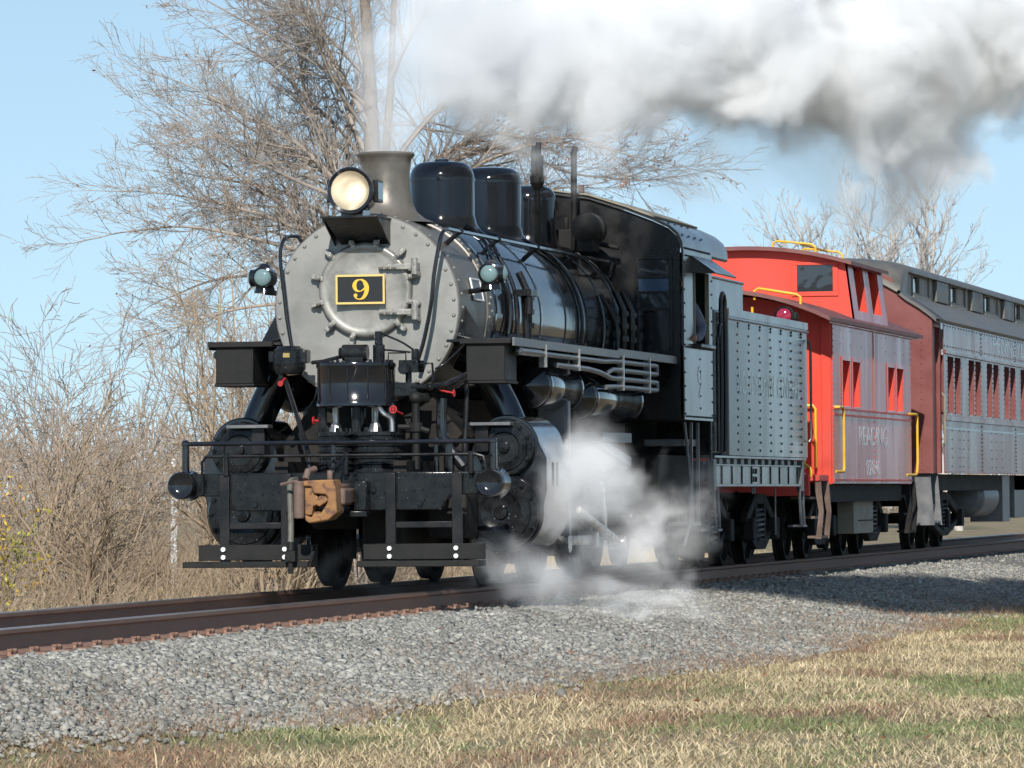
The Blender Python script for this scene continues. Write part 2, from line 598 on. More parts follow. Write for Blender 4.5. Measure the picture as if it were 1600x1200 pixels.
def locomotive():
    T = thing('steam_locomotive', 'black steam locomotive with grey smokebox front and yellow number 9 plate', 'locomotive')
    # --- smokebox
    m = MB().lathe([(0.80, 1.235), (0.85, 1.24), (0.865, 1.26), (0.865, 2.62)], (0, 0, SBZ), 'y', 64)
    m.lathe([(0.866, 2.40), (0.882, 2.405), (0.882, 2.60), (0.866, 2.605)], (0, 0, SBZ), 'y', 64)
    sb = m.build('smokebox', M['shell'], T)
    m = MB()
    for yy in (2.45, 2.55):
        for x, z in ring_pts(0.883, SBZ, 44, 0.07 if yy < 2.5 else 0):
            m.rivet((x, yy, z), (x, 0, z - SBZ), 0.017, 0.014)
    for x, z in ring_pts(0.866, SBZ, 44):
        m.rivet((x, 1.33, z), (x, 0, z - SBZ), 0.014, 0.012)
    m.build('rivets', M['clamp'], sb, kind='stuff')
    m = MB().lathe([(0.0, 1.215), (0.80, 1.215), (0.845, 1.218), (0.855, 1.23), (0.855, 1.25)], (0, 0, SBZ), 'y', 64)
    fr = m.build('smokebox_front', M['graphite'], T)
    m = MB()
    for x, z in ring_pts(0.812, SBZ, 36, pi / 36):
        m.rivet((x, 1.215, z), (0, -1, 0), 0.020, 0.018, 8)
    m.build('rivets', M['clamp'], fr, kind='stuff')
    DZ = 2.715
    m = MB().lathe([(0.432, 1.215), (0.432, 1.165), (0.420, 1.145), (0.400, 1.138), (0.372, 1.146), (0.34, 1.150), (0.2, 1.130), (0.0, 1.118)], (0, 0, DZ), 'y', 64)
    dr = m.build('smokebox_door', M['door'], T, smooth=40)
    for k in range(12):
        a = pi / 12 + k * pi / 6
        R = Matrix.Rotation(a, 3, 'Y')
        rad = R @ Vector((0, 0, 1))
        c = Vector((0, 1.155, DZ)) + rad * 0.455
        m = MB().obox(c, (0.045, 0.05, 0.115), R)
        m.cyl(c + rad * -0.012, c + rad * -0.012 + Vector((0, -0.06, 0)), 0.024, n=8)
        m.ball(c + rad * -0.012 + Vector((0, -0.06, 0)), 0.016, 8)
        m.cyl(c + rad * 0.05 + Vector((0, 0.06, 0)), c + rad * 0.05 + Vector((0, -0.015, 0)), 0.022, n=8)
        m.build('door_clamp', M['clamp'], dr, bevel=0.010)
    for dz in (0.205, -0.205):
        m = MB().box(0.14, 0.44, 1.085, 1.125, DZ + dz - 0.026, DZ + dz + 0.026)
        m.box(0.44, 0.50, 1.085, 1.215, DZ + dz - 0.034, DZ + dz + 0.034)
        m.cyl((0.475, 1.09, DZ + dz - 0.075), (0.475, 1.09, DZ + dz + 0.075), 0.03, n=10)
        m.box(0.455, 0.505, 1.11, 1.22, DZ + dz - 0.085, DZ + dz - 0.04)
        for xx in (0.165, 0.225, 0.285):
            m.cyl((xx, 1.085, DZ + dz), (xx, 1.065, DZ + dz), 0.024, n=10)
            m.cyl((xx, 1.07, DZ + dz), (xx, 1.05, DZ + dz), 0.012, n=8)
        m.build('hinge', M['clamp'], dr, bevel=0.006)
    pl = MB().box(-0.235, 0.195, 1.050, 1.064, 2.597, 2.838).build('number_plate', M['plateblack'], dr, bevel=0.004)
    m = MB()
    for (a, b, c, d) in ((-0.247, 0.207, 2.584, 2.602), (-0.247, 0.207, 2.833, 2.851), (-0.247, -0.230, 2.602, 2.833), (0.190, 0.207, 2.602, 2.833)):
        m.box(a, b, 1.042, 1.066, c, d)
    m.build('plate_border', M['plateedge'], pl)
    MB().cyl((-0.12, 1.064, 2.72), (-0.12, 1.15, 2.72), 0.02, n=8).cyl((0.08, 1.064, 2.72), (0.08, 1.15, 2.72), 0.02, n=8).build('plate_stud', M['clamp'], pl)
    digit_nine(pl, -0.02, 1.047, 2.717, 0.186, M['plategold'])
    # --- headlight and bracket
    m = MB().prism([(-0.30, 3.365), (0.24, 3.365), (0.22, 3.345), (-0.28, 3.345)], 'y', 0.66, 1.26)
    m.add([(-0.28, 0.72, 3.345), (0.22, 0.72, 3.345), (0.20, 1.21, 3.13), (-0.23, 1.21, 3.13), (-0.28, 0.76, 3.345), (0.22, 0.76, 3.345), (0.20, 1.212, 3.17), (-0.23, 1.212, 3.17)],
          [(0, 1, 2, 3), (4, 7, 6, 5), (0, 4, 5, 1), (3, 2, 6, 7), (0, 3, 7, 4), (1, 5, 6, 2)])
    m.prism([(0.70, 3.345), (1.21, 3.345), (1.21, 3.12)], 'x', -0.292, -0.276)
    m.prism([(0.70, 3.345), (1.21, 3.345), (1.21, 3.12)], 'x', 0.212, 0.228)
    m.build('headlight_bracket', M['black'], T, bevel=0.004)
    HX, HZ = -0.01, 3.59
    m = MB().lathe([(0.178, 0.625), (0.205, 0.615), (0.215, 0.635), (0.212, 0.68), (0.196, 0.69), (0.19, 0.95), (0.15, 1.03), (0.0, 1.05)], (HX, 0, HZ), 'y', 40)
    m.box(HX - 0.10, HX + 0.10, 0.70, 1.0, 3.366, 3.42)
    hl = m.build('headlight', M['gloss'], T)
    MB().lathe([(0.180, 0.650), (0.15, 0.72), (0.10, 0.77), (0.04, 0.795), (0.0, 0.80)], (HX, 0, HZ), 'y', 40).build('reflector', M['reflector'], hl)
    MB().ball((HX, 0.735, HZ), 0.028, 12).build('bulb', M['bulb'], hl)
    m = MB().torus((HX, 0.632, HZ), 0.184, 0.008, 'y', 32, 6)
    m.build('lens_ring', M['black'], hl)
    for sx in (-1, 1):
        m = MB().box(HX + sx * 0.19, HX + sx * 0.235, 0.72, 0.94, HZ - 0.10, HZ + 0.10)
        m.build('side_box', M['black'], hl, bevel=0.006)
        MB().box(HX + sx * 0.2355, HX + sx * 0.240, 0.745, 0.915, HZ - 0.075, HZ + 0.075).build('side_glass', M['lens'], hl)
    # --- chimney
    m = MB().lathe([(0.46, 3.36), (0.36, 3.40), (0.285, 3.46), (0.245, 3.55), (0.225, 3.66), (0.218, 3.80), (0.222, 3.90), (0.238, 3.955), (0.262, 3.975), (0.268, 3.995), (0.255, 4.012),
                    (0.225, 4.012), (0.195, 3.98), (0.19, 3.4)], (0, 2.06, 0), 'z', 48)
    m.build('chimney', M['shell'], T, smooth=50)
    # --- boiler
    R = 0.885
    m = MB().lathe([(0.80, 2.62), (R - 0.01, 2.625), (R, 2.66), (R, 6.4), (R + 0.02, 8.2), (R + 0.03, 9.58)], (0, 0, SBZ), 'y', 96)
    bo = m.build('boiler', M['gloss'], T)
    for yb in (2.72, 3.85, 4.92, 6.2, 7.3, 8.22, 9.05):
        q = R + 0.004 + max(0.0, (yb - 6.4) * 0.011)
        MB().lathe([(q - 0.01, yb - 0.035), (q + 0.006, yb - 0.033), (q + 0.006, yb + 0.033), (q - 0.01, yb + 0.035)], (0, 0, SBZ), 'y', 96).build('boiler_band', M['gloss'], bo)
    def dome(name, y, r, top, bevel_h):
        b = 3.30
        pr = [(r * 1.45, b + 0.02), (r * 1.22, b + 0.09), (r * 1.07, b + 0.16), (r * 1.0, b + 0.25), (r, top - bevel_h)]
        for k in range(1, 9):
            a = k / 8 * pi / 2
            pr.append((r - r * 0.42 * (1 - cos(a)) if k < 8 else r * 0.58, top - bevel_h + bevel_h * sin(a)))
        pr += [(r * 0.3, top + 0.012), (0.0, top + 0.016)]
        d = MB().lathe(pr, (0, y, 0), 'z', 48).build(name, M['gloss'], T, smooth=60)
        MB().lathe([(r * 1.0, top - bevel_h - 0.02), (r + 0.007, top - bevel_h - 0.018), (r + 0.007, top - bevel_h + 0.012), (r * 0.995, top - bevel_h + 0.014)], (0, y, 0), 'z', 48).build('dome_band', M['gloss'], d)
        return d
    sd1 = dome('sand_dome', 4.52, 0.315, 4.06, 0.17)
    MB().lathe([(0.07, 4.07), (0.07, 4.09), (0.0, 4.10)], (0, 4.52, 0), 'z', 20).build('filler_cap', M['gloss'], sd1)
    dome('steam_dome', 6.82, 0.315, 4.13, 0.14)
    dome('rear_dome', 8.80, 0.285, 4.05, 0.14)
    # sand pipes round the boiler
    for sx in (1, -1):
        for (y0, y1) in ((4.30, 3.25), (4.62, 3.60), (6.7, 6.9), (8.95, 9.15)):
            pts = []
            for k in range(15):
                a = radians(18 + 84 * k / 14)
                q = R + 0.035
                pts.append((sx * q * sin(a), y0 + (y1 - y0) * min(1, k / 6), SBZ + q * cos(a)))
            m = MB().tube(pts, 0.022, 8)
            m.build('sand_pipe', M['gloss'], T)
    # whistle, pop valves, generator, turret
    m = MB().cyl((0.30, 7.75, 3.3), (0.30, 7.75, 3.98), 0.032, n=10)
    m.cyl((0.30, 7.75, 3.72), (0.30, 7.75, 3.79), 0.05, n=10).cyl((0.30, 7.75, 3.96), (0.30, 7.75, 4.03), 0.045, 0.075, n=12)
    for k in range(5):
        a = 2 * pi * k / 5 + 0.3
        m.cyl((0.30 + 0.04 * cos(a), 7.75 + 0.04 * sin(a), 4.05), (0.30 + 0.04 * cos(a), 7.75 + 0.04 * sin(a), 4.30 + 0.035 * k), 0.028, n=8)
    m.cyl((0.30, 7.75, 4.03), (0.30, 7.75, 4.10), 0.075, n=12)
    m.build('whistle', M['matte'], T)
    MB().tube([(0.30, 7.75, 4.12), (0.2, 8.6, 4.02), (0.15, 9.6, 3.92)], 0.006, 5).build('whistle_cord', M['matte'], T)
    MB().tube([(0.42, 9.12, 3.3), (0.42, 9.12, 3.9), (0.42, 9.13, 4.40), (0.43, 9.17, 4.47)], 0.033, 10).build('exhaust_pipe', M['matte'], T)
    m = MB().lathe([(0.0, 8.62), (0.10, 8.63), (0.15, 8.66), (0.16, 8.76), (0.10, 8.80), (0.09, 8.85), (0.17, 8.88), (0.17, 9.02), (0.12, 9.05), (0.0, 9.06)], (0.62, 0, 3.60), 'y', 24)
    m.box(0.54, 0.70, 8.66, 9.0, 3.36, 3.47)
    m.build('turbo_generator', M['matte'], T)
    m = MB().box(0.0, 0.5, 9.2, 9.5, 3.40, 3.62)
    m.cyl((0.5, 9.35, 3.5), (0.85, 9.35, 3.42), 0.03, n=8).cyl((0.3, 9.3, 3.6), (0.3, 9.3, 3.75), 0.03, n=8)
    m.build('steam_turret', M['matte'], T, bevel=0.02)
    # --- handrails
    lp = spline([(-0.655, 1.06, 2.16), (-0.70, 1.04, 2.45), (-0.735, 1.02, 2.80), (-0.755, 1.02, 3.03), (-0.735, 1.04, 3.16), (-0.70, 1.14, 3.21), (-0.665, 1.33, 3.22)], 6)
    MB().tube(lp, 0.018, 8).tube([(-0.665, 1.33, 3.22), (-0.60, 1.33, 3.13)], 0.016, 8).build('front_handrail', M['gloss'], T)
    rp = spline([(0.52, 0.98, 2.06), (0.58, 0.98, 2.25), (0.645, 0.98, 2.55), (0.68, 0.98, 2.85), (0.72, 0.99, 3.08), (0.745, 1.02, 3.20), (0.762, 1.14, 3.25), (0.765, 1.6, 3.255), (0.765, 5.0, 3.26), (0.765, 9.6, 3.265)], 8)
    MB().tube(rp, 0.019, 8).build('front_handrail', M['gloss'], T)
    for yy in (1.74, 3.45, 5.35, 7.35, 9.2):
        m = MB().cyl((0.765, yy, 3.26), (0.60, yy + 0.02, 3.13), 0.02, 0.026, n=8).ball((0.765, yy, 3.26), 0.032, 8)
        m.build('rail_stanchion', M['black'], T)
    # --- class lamps
    for sx in (-1, 1):
        x0 = sx * 1.06
        m = MB().lathe([(0.085, 1.56), (0.10, 1.565), (0.105, 1.60), (0.105, 1.72), (0.0, 1.74)], (x0, 0, 2.86), 'y', 24)
        m.cyl((x0 + sx * 0.08, 1.66, 2.86), (x0 + sx * 0.13, 1.66, 2.86), 0.08, n=16)
        m.cyl((x0, 1.66, 2.72), (x0, 1.66, 2.78), 0.10, 0.085, n=16).cyl((x0, 1.66, 2.96), (x0, 1.66, 2.99), 0.07, 0.03, n=12)
        m.cyl((x0, 1.66, 2.73), (sx * 0.80, 1.70, 2.70), 0.025, n=8)
        lamp = m.build('marker_lamp', M['gloss'], T)
        MB().ball((x0, 1.575, 2.86), 0.082, 16, (1, 0.45, 1)).build('lens', M['lens'], lamp)
        MB().ball((x0 + sx * 0.125, 1.66, 2.86), 0.07, 14, (0.45, 1, 1)).build('lens', M['lens'], lamp)
    # builder's plate on the smokebox side
    a = radians(78)
    m = MB()
    c = Vector((0.874 * sin(a), 2.0, SBZ + 0.874 * cos(a)))
    RM = Matrix.Rotation(-(pi / 2 - a), 3, 'Y')
    bp = m.obox(c, (0.012, 0.42, 0.20), RM).build('builders_plate', M['edge'], T)
    m = MB()
    for (dy, dz, sy, sz) in ((-0.20, 0, 0.03, 0.21), (0.20, 0, 0.03, 0.21), (0, 0.098, 0.37, 0.014), (0, -0.098, 0.37, 0.014)):
        m.obox(c + RM @ Vector((0.006, dy, dz)), (0.014, sy, sz), RM)
    m.build('plate_rim', M['white'], bp)
    # --- running boards, front boxes, braces
    for sx in (1, -1):
        def X(a, b): return (a, b) if sx > 0 else (-b, -a)
        m = MB()
        x0, x1 = X(0.80, 1.40)
        m.box(x0, x1, 0.92, 6.20, 2.225, 2.25)
        m.box(x0, x1, 6.22, 9.56, 2.245, 2.27)
        rb = m.build('running_board', M['black'], T, bevel=0.004)
        x0, x1 = X(1.402, 1.425)
        MB().box(x0, x1, 0.92, 6.20, 2.185, 2.262).box(x0, x1, 6.22, 9.55, 2.20, 2.282).build('edge_strip', M['edge'], rb, bevel=0.004)
        x0, x1 = X(0.985, 1.335)
        m = MB().box(x0, x1, 0.90, 1.45, 1.875, 2.222)
        m.box(x0 - 0.012, x1 + 0.012, 0.885, 1.46, 1.85, 1.874)
        if sx > 0:
            m.box(0.93, 1.398, 0.86, 0.918, 2.205, 2.255)
        else:
            m.box(-1.398, -0.80, 0.86, 0.918, 2.205, 2.255)
        m.build('front_box', M['matte'], T, bevel=0.006)
        m = MB()
        for yy in (1.5, 2.95, 4.6, 6.3, 8.0):
            m.prism([(sx * 0.86, 2.222), (sx * 1.36, 2.222), (sx * 0.86, 1.95)], 'y', yy, yy + 0.03)
        m.build('board_bracket', M['black'], T)
        m = MB().tube([(sx * 0.80, 1.28, 2.30), (sx * 1.02, 1.30, 2.24)], 0.02, 8)
        m.prism([(sx * 0.86, 2.252), (sx * 1.05, 2.252), (sx * 0.84, 2.62)], 'y', 1.44, 1.47)
        m.build('front_brace', M['black'], T, bevel=0.004)
    # --- steam pipes and cylinders
    for sx in (1, -1):
        pts = [(sx * 0.70, 1.85, 2.16), (sx * 0.92, 1.85, 2.02), (sx * 1.10, 1.85, 1.72), (sx * 1.24, 1.85, 1.40)]
        MB().tube(spline(pts, 5), [0.15] * 6 + [0.145] * 10, 20).build('steam_pipe', M['gloss'], T)
        VX, VZ, VR, CX, CZ, CR = 1.235, 1.275, 0.265, 1.20, 0.69, 0.345
        # jacket: outline round both bores
        out = []
        for k in range(13):
            a = radians(8 + 112 * k / 12)
            out.append((VX + (VR + 0.035) * cos(a), VZ + (VR + 0.035) * sin(a)))
        inner = [(0.92, 1.30), (0.84, 0.95), (0.86, 0.62)]
        low = []
        for k in range(15):
            a = radians(205 + 165 * k / 14)
            low.append((CX + (CR + 0.03) * cos(a), CZ + (CR + 0.03) * sin(a)))
        poly = [(sx * x, z) for x, z in out + inner + low + [(1.60, 0.88), (1.60, 1.18)]]
        if sx < 0:
            poly = poly[::-1]
        cyl = MB().prism(poly, 'y', 1.46, 2.62).build('cylinder_block', M['gloss'], T, bevel=0.012, smooth=40)
        def head(name, x, z, r, y):
            m = MB().lathe([(r, y + 0.10), (r, y + 0.02), (r - 0.012, y), (r * 0.80, y - 0.002), (r * 0.78, y - 0.02), (r * 0.55, y - 0.025), (r * 0.50, y - 0.012), (r * 0.2, y - 0.012), (r * 0.17, y - 0.05), (0, y - 0.055)], (x, 0, z), 'y', 40)
            h = m.build(name, M['oily'], cyl, smooth=40)
            m = MB()
            n = 14
            for k in range(n):
                a = 2 * pi * k / n
                q = Vector((x + r * 0.89 * cos(a), y, z + r * 0.89 * sin(a)))
                m.cyl(q, q + Vector((0, -0.035, 0)), 0.019, n=6).cyl(q + Vector((0, -0.03, 0)), q + Vector((0, -0.05, 0)), 0.011, n=6)
            m.build('head_bolts', M['oily'], h, kind='stuff')
        head('valve_head', sx * VX, VZ, VR, 1.36)
        head('cylinder_head', sx * CX, CZ, CR, 1.36)
        m = MB()
        for yy in (1.5, 1.85, 2.2):
            m.cyl((sx * CX, yy, 0.36), (sx * CX, yy, 0.24), 0.05, n=8).ball((sx * CX, yy, 0.27), 0.06, 8)
        m.build('drain_cock', M['matte'], cyl)
        m = MB()
        for yy in (1.75, 1.95):
            m.box(sx * 1.603 - 0.005, sx * 1.603 + 0.005, yy, yy + 0.035, 0.92, 1.14)
        m.build('jacket_strap', M['matte'], cyl)
        MB().box(min(sx * 0.93, sx * 1.32), max(sx * 0.93, sx * 1.32), 1.20, 1.40, 1.475, 1.505).build('front_step', M['edge'], T, bevel=0.004)
        MB().box(min(sx * 0.98, sx * 1.10), max(sx * 0.98, sx * 1.10), 1.28, 1.36, 1.24, 1.475).build('step_post', M['black'], T, bevel=0.004)
    MB().box(-0.86, 0.86, 1.5, 2.5, 0.80, 1.35).prism([(-0.86, 1.35), (0.86, 1.35), (0.5, 1.80), (-0.5, 1.80)], 'y', 1.52, 2.48).build('cylinder_saddle', M['sooty'], T, bevel=0.02)
    # --- frame and front deck
    m = MB().box(-0.60, -0.48, 0.12, 10.8, 0.72, 1.16).box(0.48, 0.60, 0.12, 10.8, 0.72, 1.16)
    m.build('main_frame', M['sooty'], T)
    MB().box(-0.90, 0.90, 0.10, 1.30, 1.035, 1.055).build('front_deck', M['oily'], T)
    m = MB()
    for sx in (-1, 1):
        m.tube([(0.95, 0.9, 1.06), (0.95, 1.1, 1.9)] if sx > 0 else spline([(-0.27, 0.05, 1.06), (-0.29, 0.10, 1.22), (-0.40, 0.30, 1.45), (-0.66, 0.75, 1.93)], 5), 0.021, 8)
    m.build('deck_brace', M['black'], T)
    MB().box(0.10, 0.46, 0.5, 2.3, 0.36, 0.98).box(-0.46, 0.0, 0.9, 2.3, 0.55, 0.98).build('dark_filler_front', M['sooty'], T, bevel=0.04)  # plain dark blocks added to darken the space under the pilot beam
    MB().box(0.64, 1.0, 0.75, 1.30, 0.46, 0.86).build('dark_filler_side', M['sooty'], T, bevel=0.03)  # another added block, keeps the gap behind the right footboard dark
    # --- pilot beam
    poly = [(-1.44, 1.06), (1.44, 1.06), (1.44, 0.855), (1.02, 0.855), (0.93, 0.72), (-0.93, 0.72), (-1.02, 0.855), (-1.44, 0.855)]
    pb = MB().prism(poly, 'y', 0.0, 0.14).build('pilot_beam', M['oily'], T, bevel=0.012)
    m = MB()
    for (x, z) in [(-1.02, 1.0), (-1.02, 0.90), (0.5, 1.0), (0.5, 0.80), (1.09, 1.0), (1.09, 0.92), (0.28, 0.96), (0.28, 0.82), (-0.42, 0.98), (-0.42, 0.80), (0.33, 0.9), (0.75, 0.78), (-0.75, 0.78)]:
        m.cyl((x, -0.03, z), (x, 0.02, z), 0.024, n=6)
    m.build('bolts', M['oily'], pb, kind='stuff')
    for sx in (-1, 1):
        x = sx * 1.40
        m = MB().lathe([(0.0, -0.115), (0.05, -0.118), (0.080, -0.128), (0.096, -0.145), (0.112, -0.152), (0.124, -0.13), (0.12, 0.0), (0.14, 0.14)], (x, 0, 0.955), 'y', 28)
        m.build('buffer_cup', M['gloss'], pb, smooth=50)
        m = MB().tube([(x, 0.05, 1.05), (x, 0.05, 1.20), (x, 0.05, 1.325)], 0.034, 10).ball((x, 0.05, 1.325), 0.04, 10).cyl((x, 0.05, 1.05), (x, 0.05, 1.08), 0.05, n=10)
        m.build('rail_post', M['gloss'], pb)
    m = MB().tube([(-1.40, 0.05, 1.325), (1.40, 0.05, 1.325)], 0.021, 10).tube([(-0.05, 0.05, 1.05), (-0.05, 0.05, 1.325)], 0.022, 8).ball((-0.05, 0.05, 1.325), 0.034, 8)
    m.build('pilot_handrail', M['gloss'], pb)
    m = MB().tube([(-1.22, -0.06, 0.88), (-1.22, -0.06, 1.16), (-1.19, -0.06, 1.205), (-1.10, -0.06, 1.21), (0.0, -0.06, 1.21), (1.26, -0.06, 1.21), (1.33, -0.06, 1.19), (1.35, -0.06, 1.12), (1.35, -0.06, 0.90)], 0.014, 8)
    for x in (-1.0, 0.09, 1.22):
        m.cyl((x, -0.06, 1.04), (x, -0.06, 1.235), 0.026, n=8)
        m.cyl((x, -0.06, 1.06), (x, 0.03, 1.04), 0.026, n=8)
    m.tube([(0.09, -0.06, 1.21), (0.06, -0.22, 1.13), (0.0, -0.38, 1.05)], 0.014, 6)
    m.build('uncoupling_lever', M['black'], pb)
    # footboards
    for (x0, x1, hs) in ((-1.30, -0.19, (-1.02, -0.46)), (0.25, 1.35, (0.49, 1.09))):
        m = MB().box(x0 + (0.05 if x0 < 0 else 0), x1, -0.10, -0.062, 0.285, 0.425)
        fb = m.build('footboard', M['matte'], T, bevel=0.006)
        MB().box(x0 - (0.03 if x0 < 0 else 0), x1, -0.36, -0.063, 0.225, 0.278).build('tread', M['matte'], fb, bevel=0.006)
        for h in hs:
            m = MB().box(h - 0.045, h + 0.045, -0.058, -0.025, 0.24, 1.05)
            m.build('hanger', M['black'], fb, bevel=0.004)
            for z in (0.315, 0.385):
                MB().cyl((h, -0.10, z), (h, -0.122, z), 0.021, n=10).build('bolt', M['white'], fb)
        MB().box(hs[0] + 0.046, hs[1] - 0.046, -0.055, -0.028, 0.565, 0.62).build('brace', M['black'], fb, bevel=0.004)
    m = MB().prism([(-0.36, 0.225), (-0.062, 0.225), (-0.062, 0.43), (-0.10, 0.43)], 'x', -0.189, -0.17)
    m.build('end_plate', M['matte'], T)
    # --- coupler
    c = thing_part('coupler', T, (0, 0, 0))
    def Z(px, py):       # zoomed picture of the coupler face -> x,z
        return (-0.255 + (px - 255) / 2090.0, 1.0 - (py - 300) / 2090.0)
    body = [(470, 430), (590, 430), (620, 520), (640, 565), (720, 570), (860, 585), (905, 640), (900, 720), (860, 790), (760, 945), (715, 895), (640, 895), (600, 1000), (540, 985), (470, 950),
            (480, 1060), (560, 1110), (920, 1045), (1075, 910), (1060, 480), (1010, 310), (600, 320), (330, 340), (300, 380)]
    MB().prism([Z(*q) for q in body], 'y', -0.62, -0.34).build('coupler_head', M['rust'], c, bevel=0.012)
    inner = [(455, 420), (620, 440), (700, 640), (760, 585), (860, 595), (910, 690), (720, 810), (680, 770), (610, 790), (590, 960), (455, 955)]
    MB().prism([Z(*q) for q in inner], 'y', -0.585, -0.33).build('knuckle', M['rust'], c, bevel=0.010)
    m = MB().cyl((-0.205, -0.61, 0.655), (-0.205, -0.61, 0.985), 0.048, n=16)
    m.build('knuckle_nose', M['rustbrown'], c, bevel=0.012)
    m = MB().box(0.09, 0.17, -0.44, 0.0, 0.77, 0.92).box(-0.10, 0.12, -0.36, 0.0, 0.76, 0.96).cyl((0.045, -0.48, 0.99), (0.045, -0.48, 1.075), 0.028, n=8)
    m.build('shank', M['rustbrown'], c, bevel=0.025)
    m = MB().tube([(-0.17, -0.50, 1.0), (-0.16, -0.46, 1.07), (-0.12, -0.36, 1.09)], 0.03, 8).tube([(-0.23, -0.55, 0.985), (-0.33, -0.50, 0.97), (-0.40, -0.48, 0.955)], 0.014, 6)
    m.build('lift_lever', M['rustbrown'], c)
    m = MB().box(0.19, 0.30, -0.18, 0.0, 0.72, 0.98).box(-0.30, -0.22, -0.16, 0.0, 0.72, 0.98).box(-0.30, 0.30, -0.16, 0.0, 0.665, 0.718)
    m.build('draft_box', M['oily'], c, bevel=0.008)
    m = MB().tube(spline([(-0.36, -0.06, 1.0), (-0.36, -0.28, 0.98), (-0.345, -0.36, 0.85), (-0.335, -0.38, 0.60), (-0.33, -0.42, 0.42)], 6), 0.026, 10)
    ah = m.build('air_hose', M['hose'], T)
    m = MB().cyl((-0.33, -0.42, 0.45), (-0.33, -0.43, 0.37), 0.034, n=10).box(-0.37, -0.28, -0.47, -0.38, 0.28, 0.37).ball((-0.335, -0.43, 0.31), 0.05, 10).cyl((-0.33, -0.43, 0.30), (-0.33, -0.43, 0.17), 0.022, n=8)
    m.build('hose_coupling', M['matte'], ah)
    MB().tube([(-0.33, -0.42, 0.455), (-0.33, -0.42, 0.435)], 0.031, 10).build('hose_clamp', M['steel'], ah)
    # --- air pump on the front deck
    PX, PY = 0.045, 0.58
    pr = [(0.0, 2.045), (0.30, 2.045), (0.355, 2.04), (0.362, 2.02), (0.358, 2.00), (0.350, 1.99), (0.350, 1.70), (0.358, 1.69), (0.358, 1.655), (0.33, 1.64), (0.0, 1.64)]
    ap = MB().lathe(pr, (PX, PY, 0), 'z', 48).build('air_pump', M['gloss'], T, smooth=40)
    m = MB()
    for k in range(9):
        a = radians(-150 + 120 * k / 8)
        x, y = PX + 0.353 * cos(a), PY + 0.353 * sin(a)
        if k % 2 == 0:
            m.tube([(x, y, 1.70), (x, y, 1.99)], 0.006, 5)
    for k in range(20):
        a = 2 * pi * k / 20
        m.cyl((PX + 0.32 * cos(a), PY + 0.32 * sin(a), 2.04), (PX + 0.32 * cos(a), PY + 0.32 * sin(a), 2.065), 0.016, n=6)
    m.build('jacket_seams', M['black'], ap, kind='stuff')
    m = MB().cyl((PX - 0.10, PY - 0.1, 2.13), (PX + 0.13, PY - 0.1, 2.13), 0.075, n=16).cyl((PX - 0.13, PY - 0.1, 2.13), (PX - 0.10, PY - 0.1, 2.13), 0.05, n=10)
    m.box(PX - 0.07, PX + 0.10, PY - 0.16, PY - 0.02, 2.04, 2.10).cyl((PX + 0.22, PY - 0.05, 2.04), (PX + 0.22, PY - 0.05, 2.20), 0.055, n=12).cyl((PX + 0.22, PY - 0.05, 2.20), (PX + 0.22, PY - 0.05, 2.32), 0.036, n=10)
    m.tube([(PX - 0.10, PY - 0.1, 2.10), (PX - 0.3, PY, 2.06), (PX - 0.42, PY + 0.05, 2.05)], 0.02, 6)
    m.build('valve_gear', M['oily'], ap, bevel=0.006)
    m = MB().tube(spline([(PX + 0.22, PY - 0.05, 2.31), (PX + 0.42, PY + 0.0, 2.22), (PX + 0.56, PY + 0.05, 2.12)], 5), 0.010, 6)
    m.tube([(PX + 0.22, PY - 0.05, 2.16), (PX + 0.5, PY + 0.0, 2.13)], 0.010, 6)
    m.tube([(PX + 0.34, PY - 0.2, 2.04), (PX + 0.34, PY - 0.2, 2.12), (PX + 0.5, PY - 0.2, 2.12), (PX + 0.5, PY - 0.2, 2.02)], 0.008, 6)
    m.build('oil_line', M['black'], ap)
    m = MB()
    for (x, r, z0, z1) in ((PX - 0.19, 0.15, 1.06, 1.42), (PX + 0.19, 0.21, 1.06, 1.42)):
        pf = [(0.0, z1), (r + 0.02, z1), (r + 0.02, z1 - 0.03), (r, z1 - 0.035)]
        z = z1 - 0.05
        while z > z0 + 0.05:
            pf += [(r, z), (r + 0.016, z - 0.008), (r + 0.016, z - 0.018), (r, z - 0.026)]
            z -= 0.055
        pf += [(r, z0 + 0.03), (r + 0.03, z0 + 0.028), (r + 0.03, z0), (0, z0)]
        m.lathe(pf, (x, PY, 0), 'z', 32)
        for k in range(10):
            a = 2 * pi * k / 10
            m.cyl((x + (r - 0.01) * cos(a), PY + (r - 0.01) * sin(a), z1), (x + (r - 0.01) * cos(a), PY + (r - 0.01) * sin(a), z1 + 0.04), 0.018, n=6)
    m.build('pump_cylinders', M['oily'], ap, smooth=40)
    m = MB()
    for (x, r) in ((PX - 0.19, 0.03), (PX + 0.17, 0.03)):
        m.cyl((x, PY, 1.42), (x, PY, 1.65), r, n=10).cyl((x, PY, 1.42), (x, PY, 1.50), r * 2.2, r * 1.4, n=10)
    m.build('piston_rod', M['steel'], ap)
    m = MB()
    for (x, y) in ((PX - 0.30, PY - 0.05), (PX + 0.02, PY - 0.12), (PX + 0.33, PY - 0.05), (PX, PY + 0.2)):
        m.cyl((x, y, 1.40), (x, y, 1.66), 0.04, n=8)
    m.box(PX - 0.32, PX + 0.36, PY - 0.10, PY + 0.15, 1.40, 1.425)
    m.build('center_piece', M['oily'], ap)
    MB().tube(spline([(PX + 0.25, PY - 0.2, 1.64), (PX + 0.30, PY - 0.22, 1.58), (PX + 0.36, PY - 0.2, 1.53), (PX + 0.37, PY - 0.2, 1.42)], 5), 0.022, 8).build('drain_pipe', M['steel'], ap)
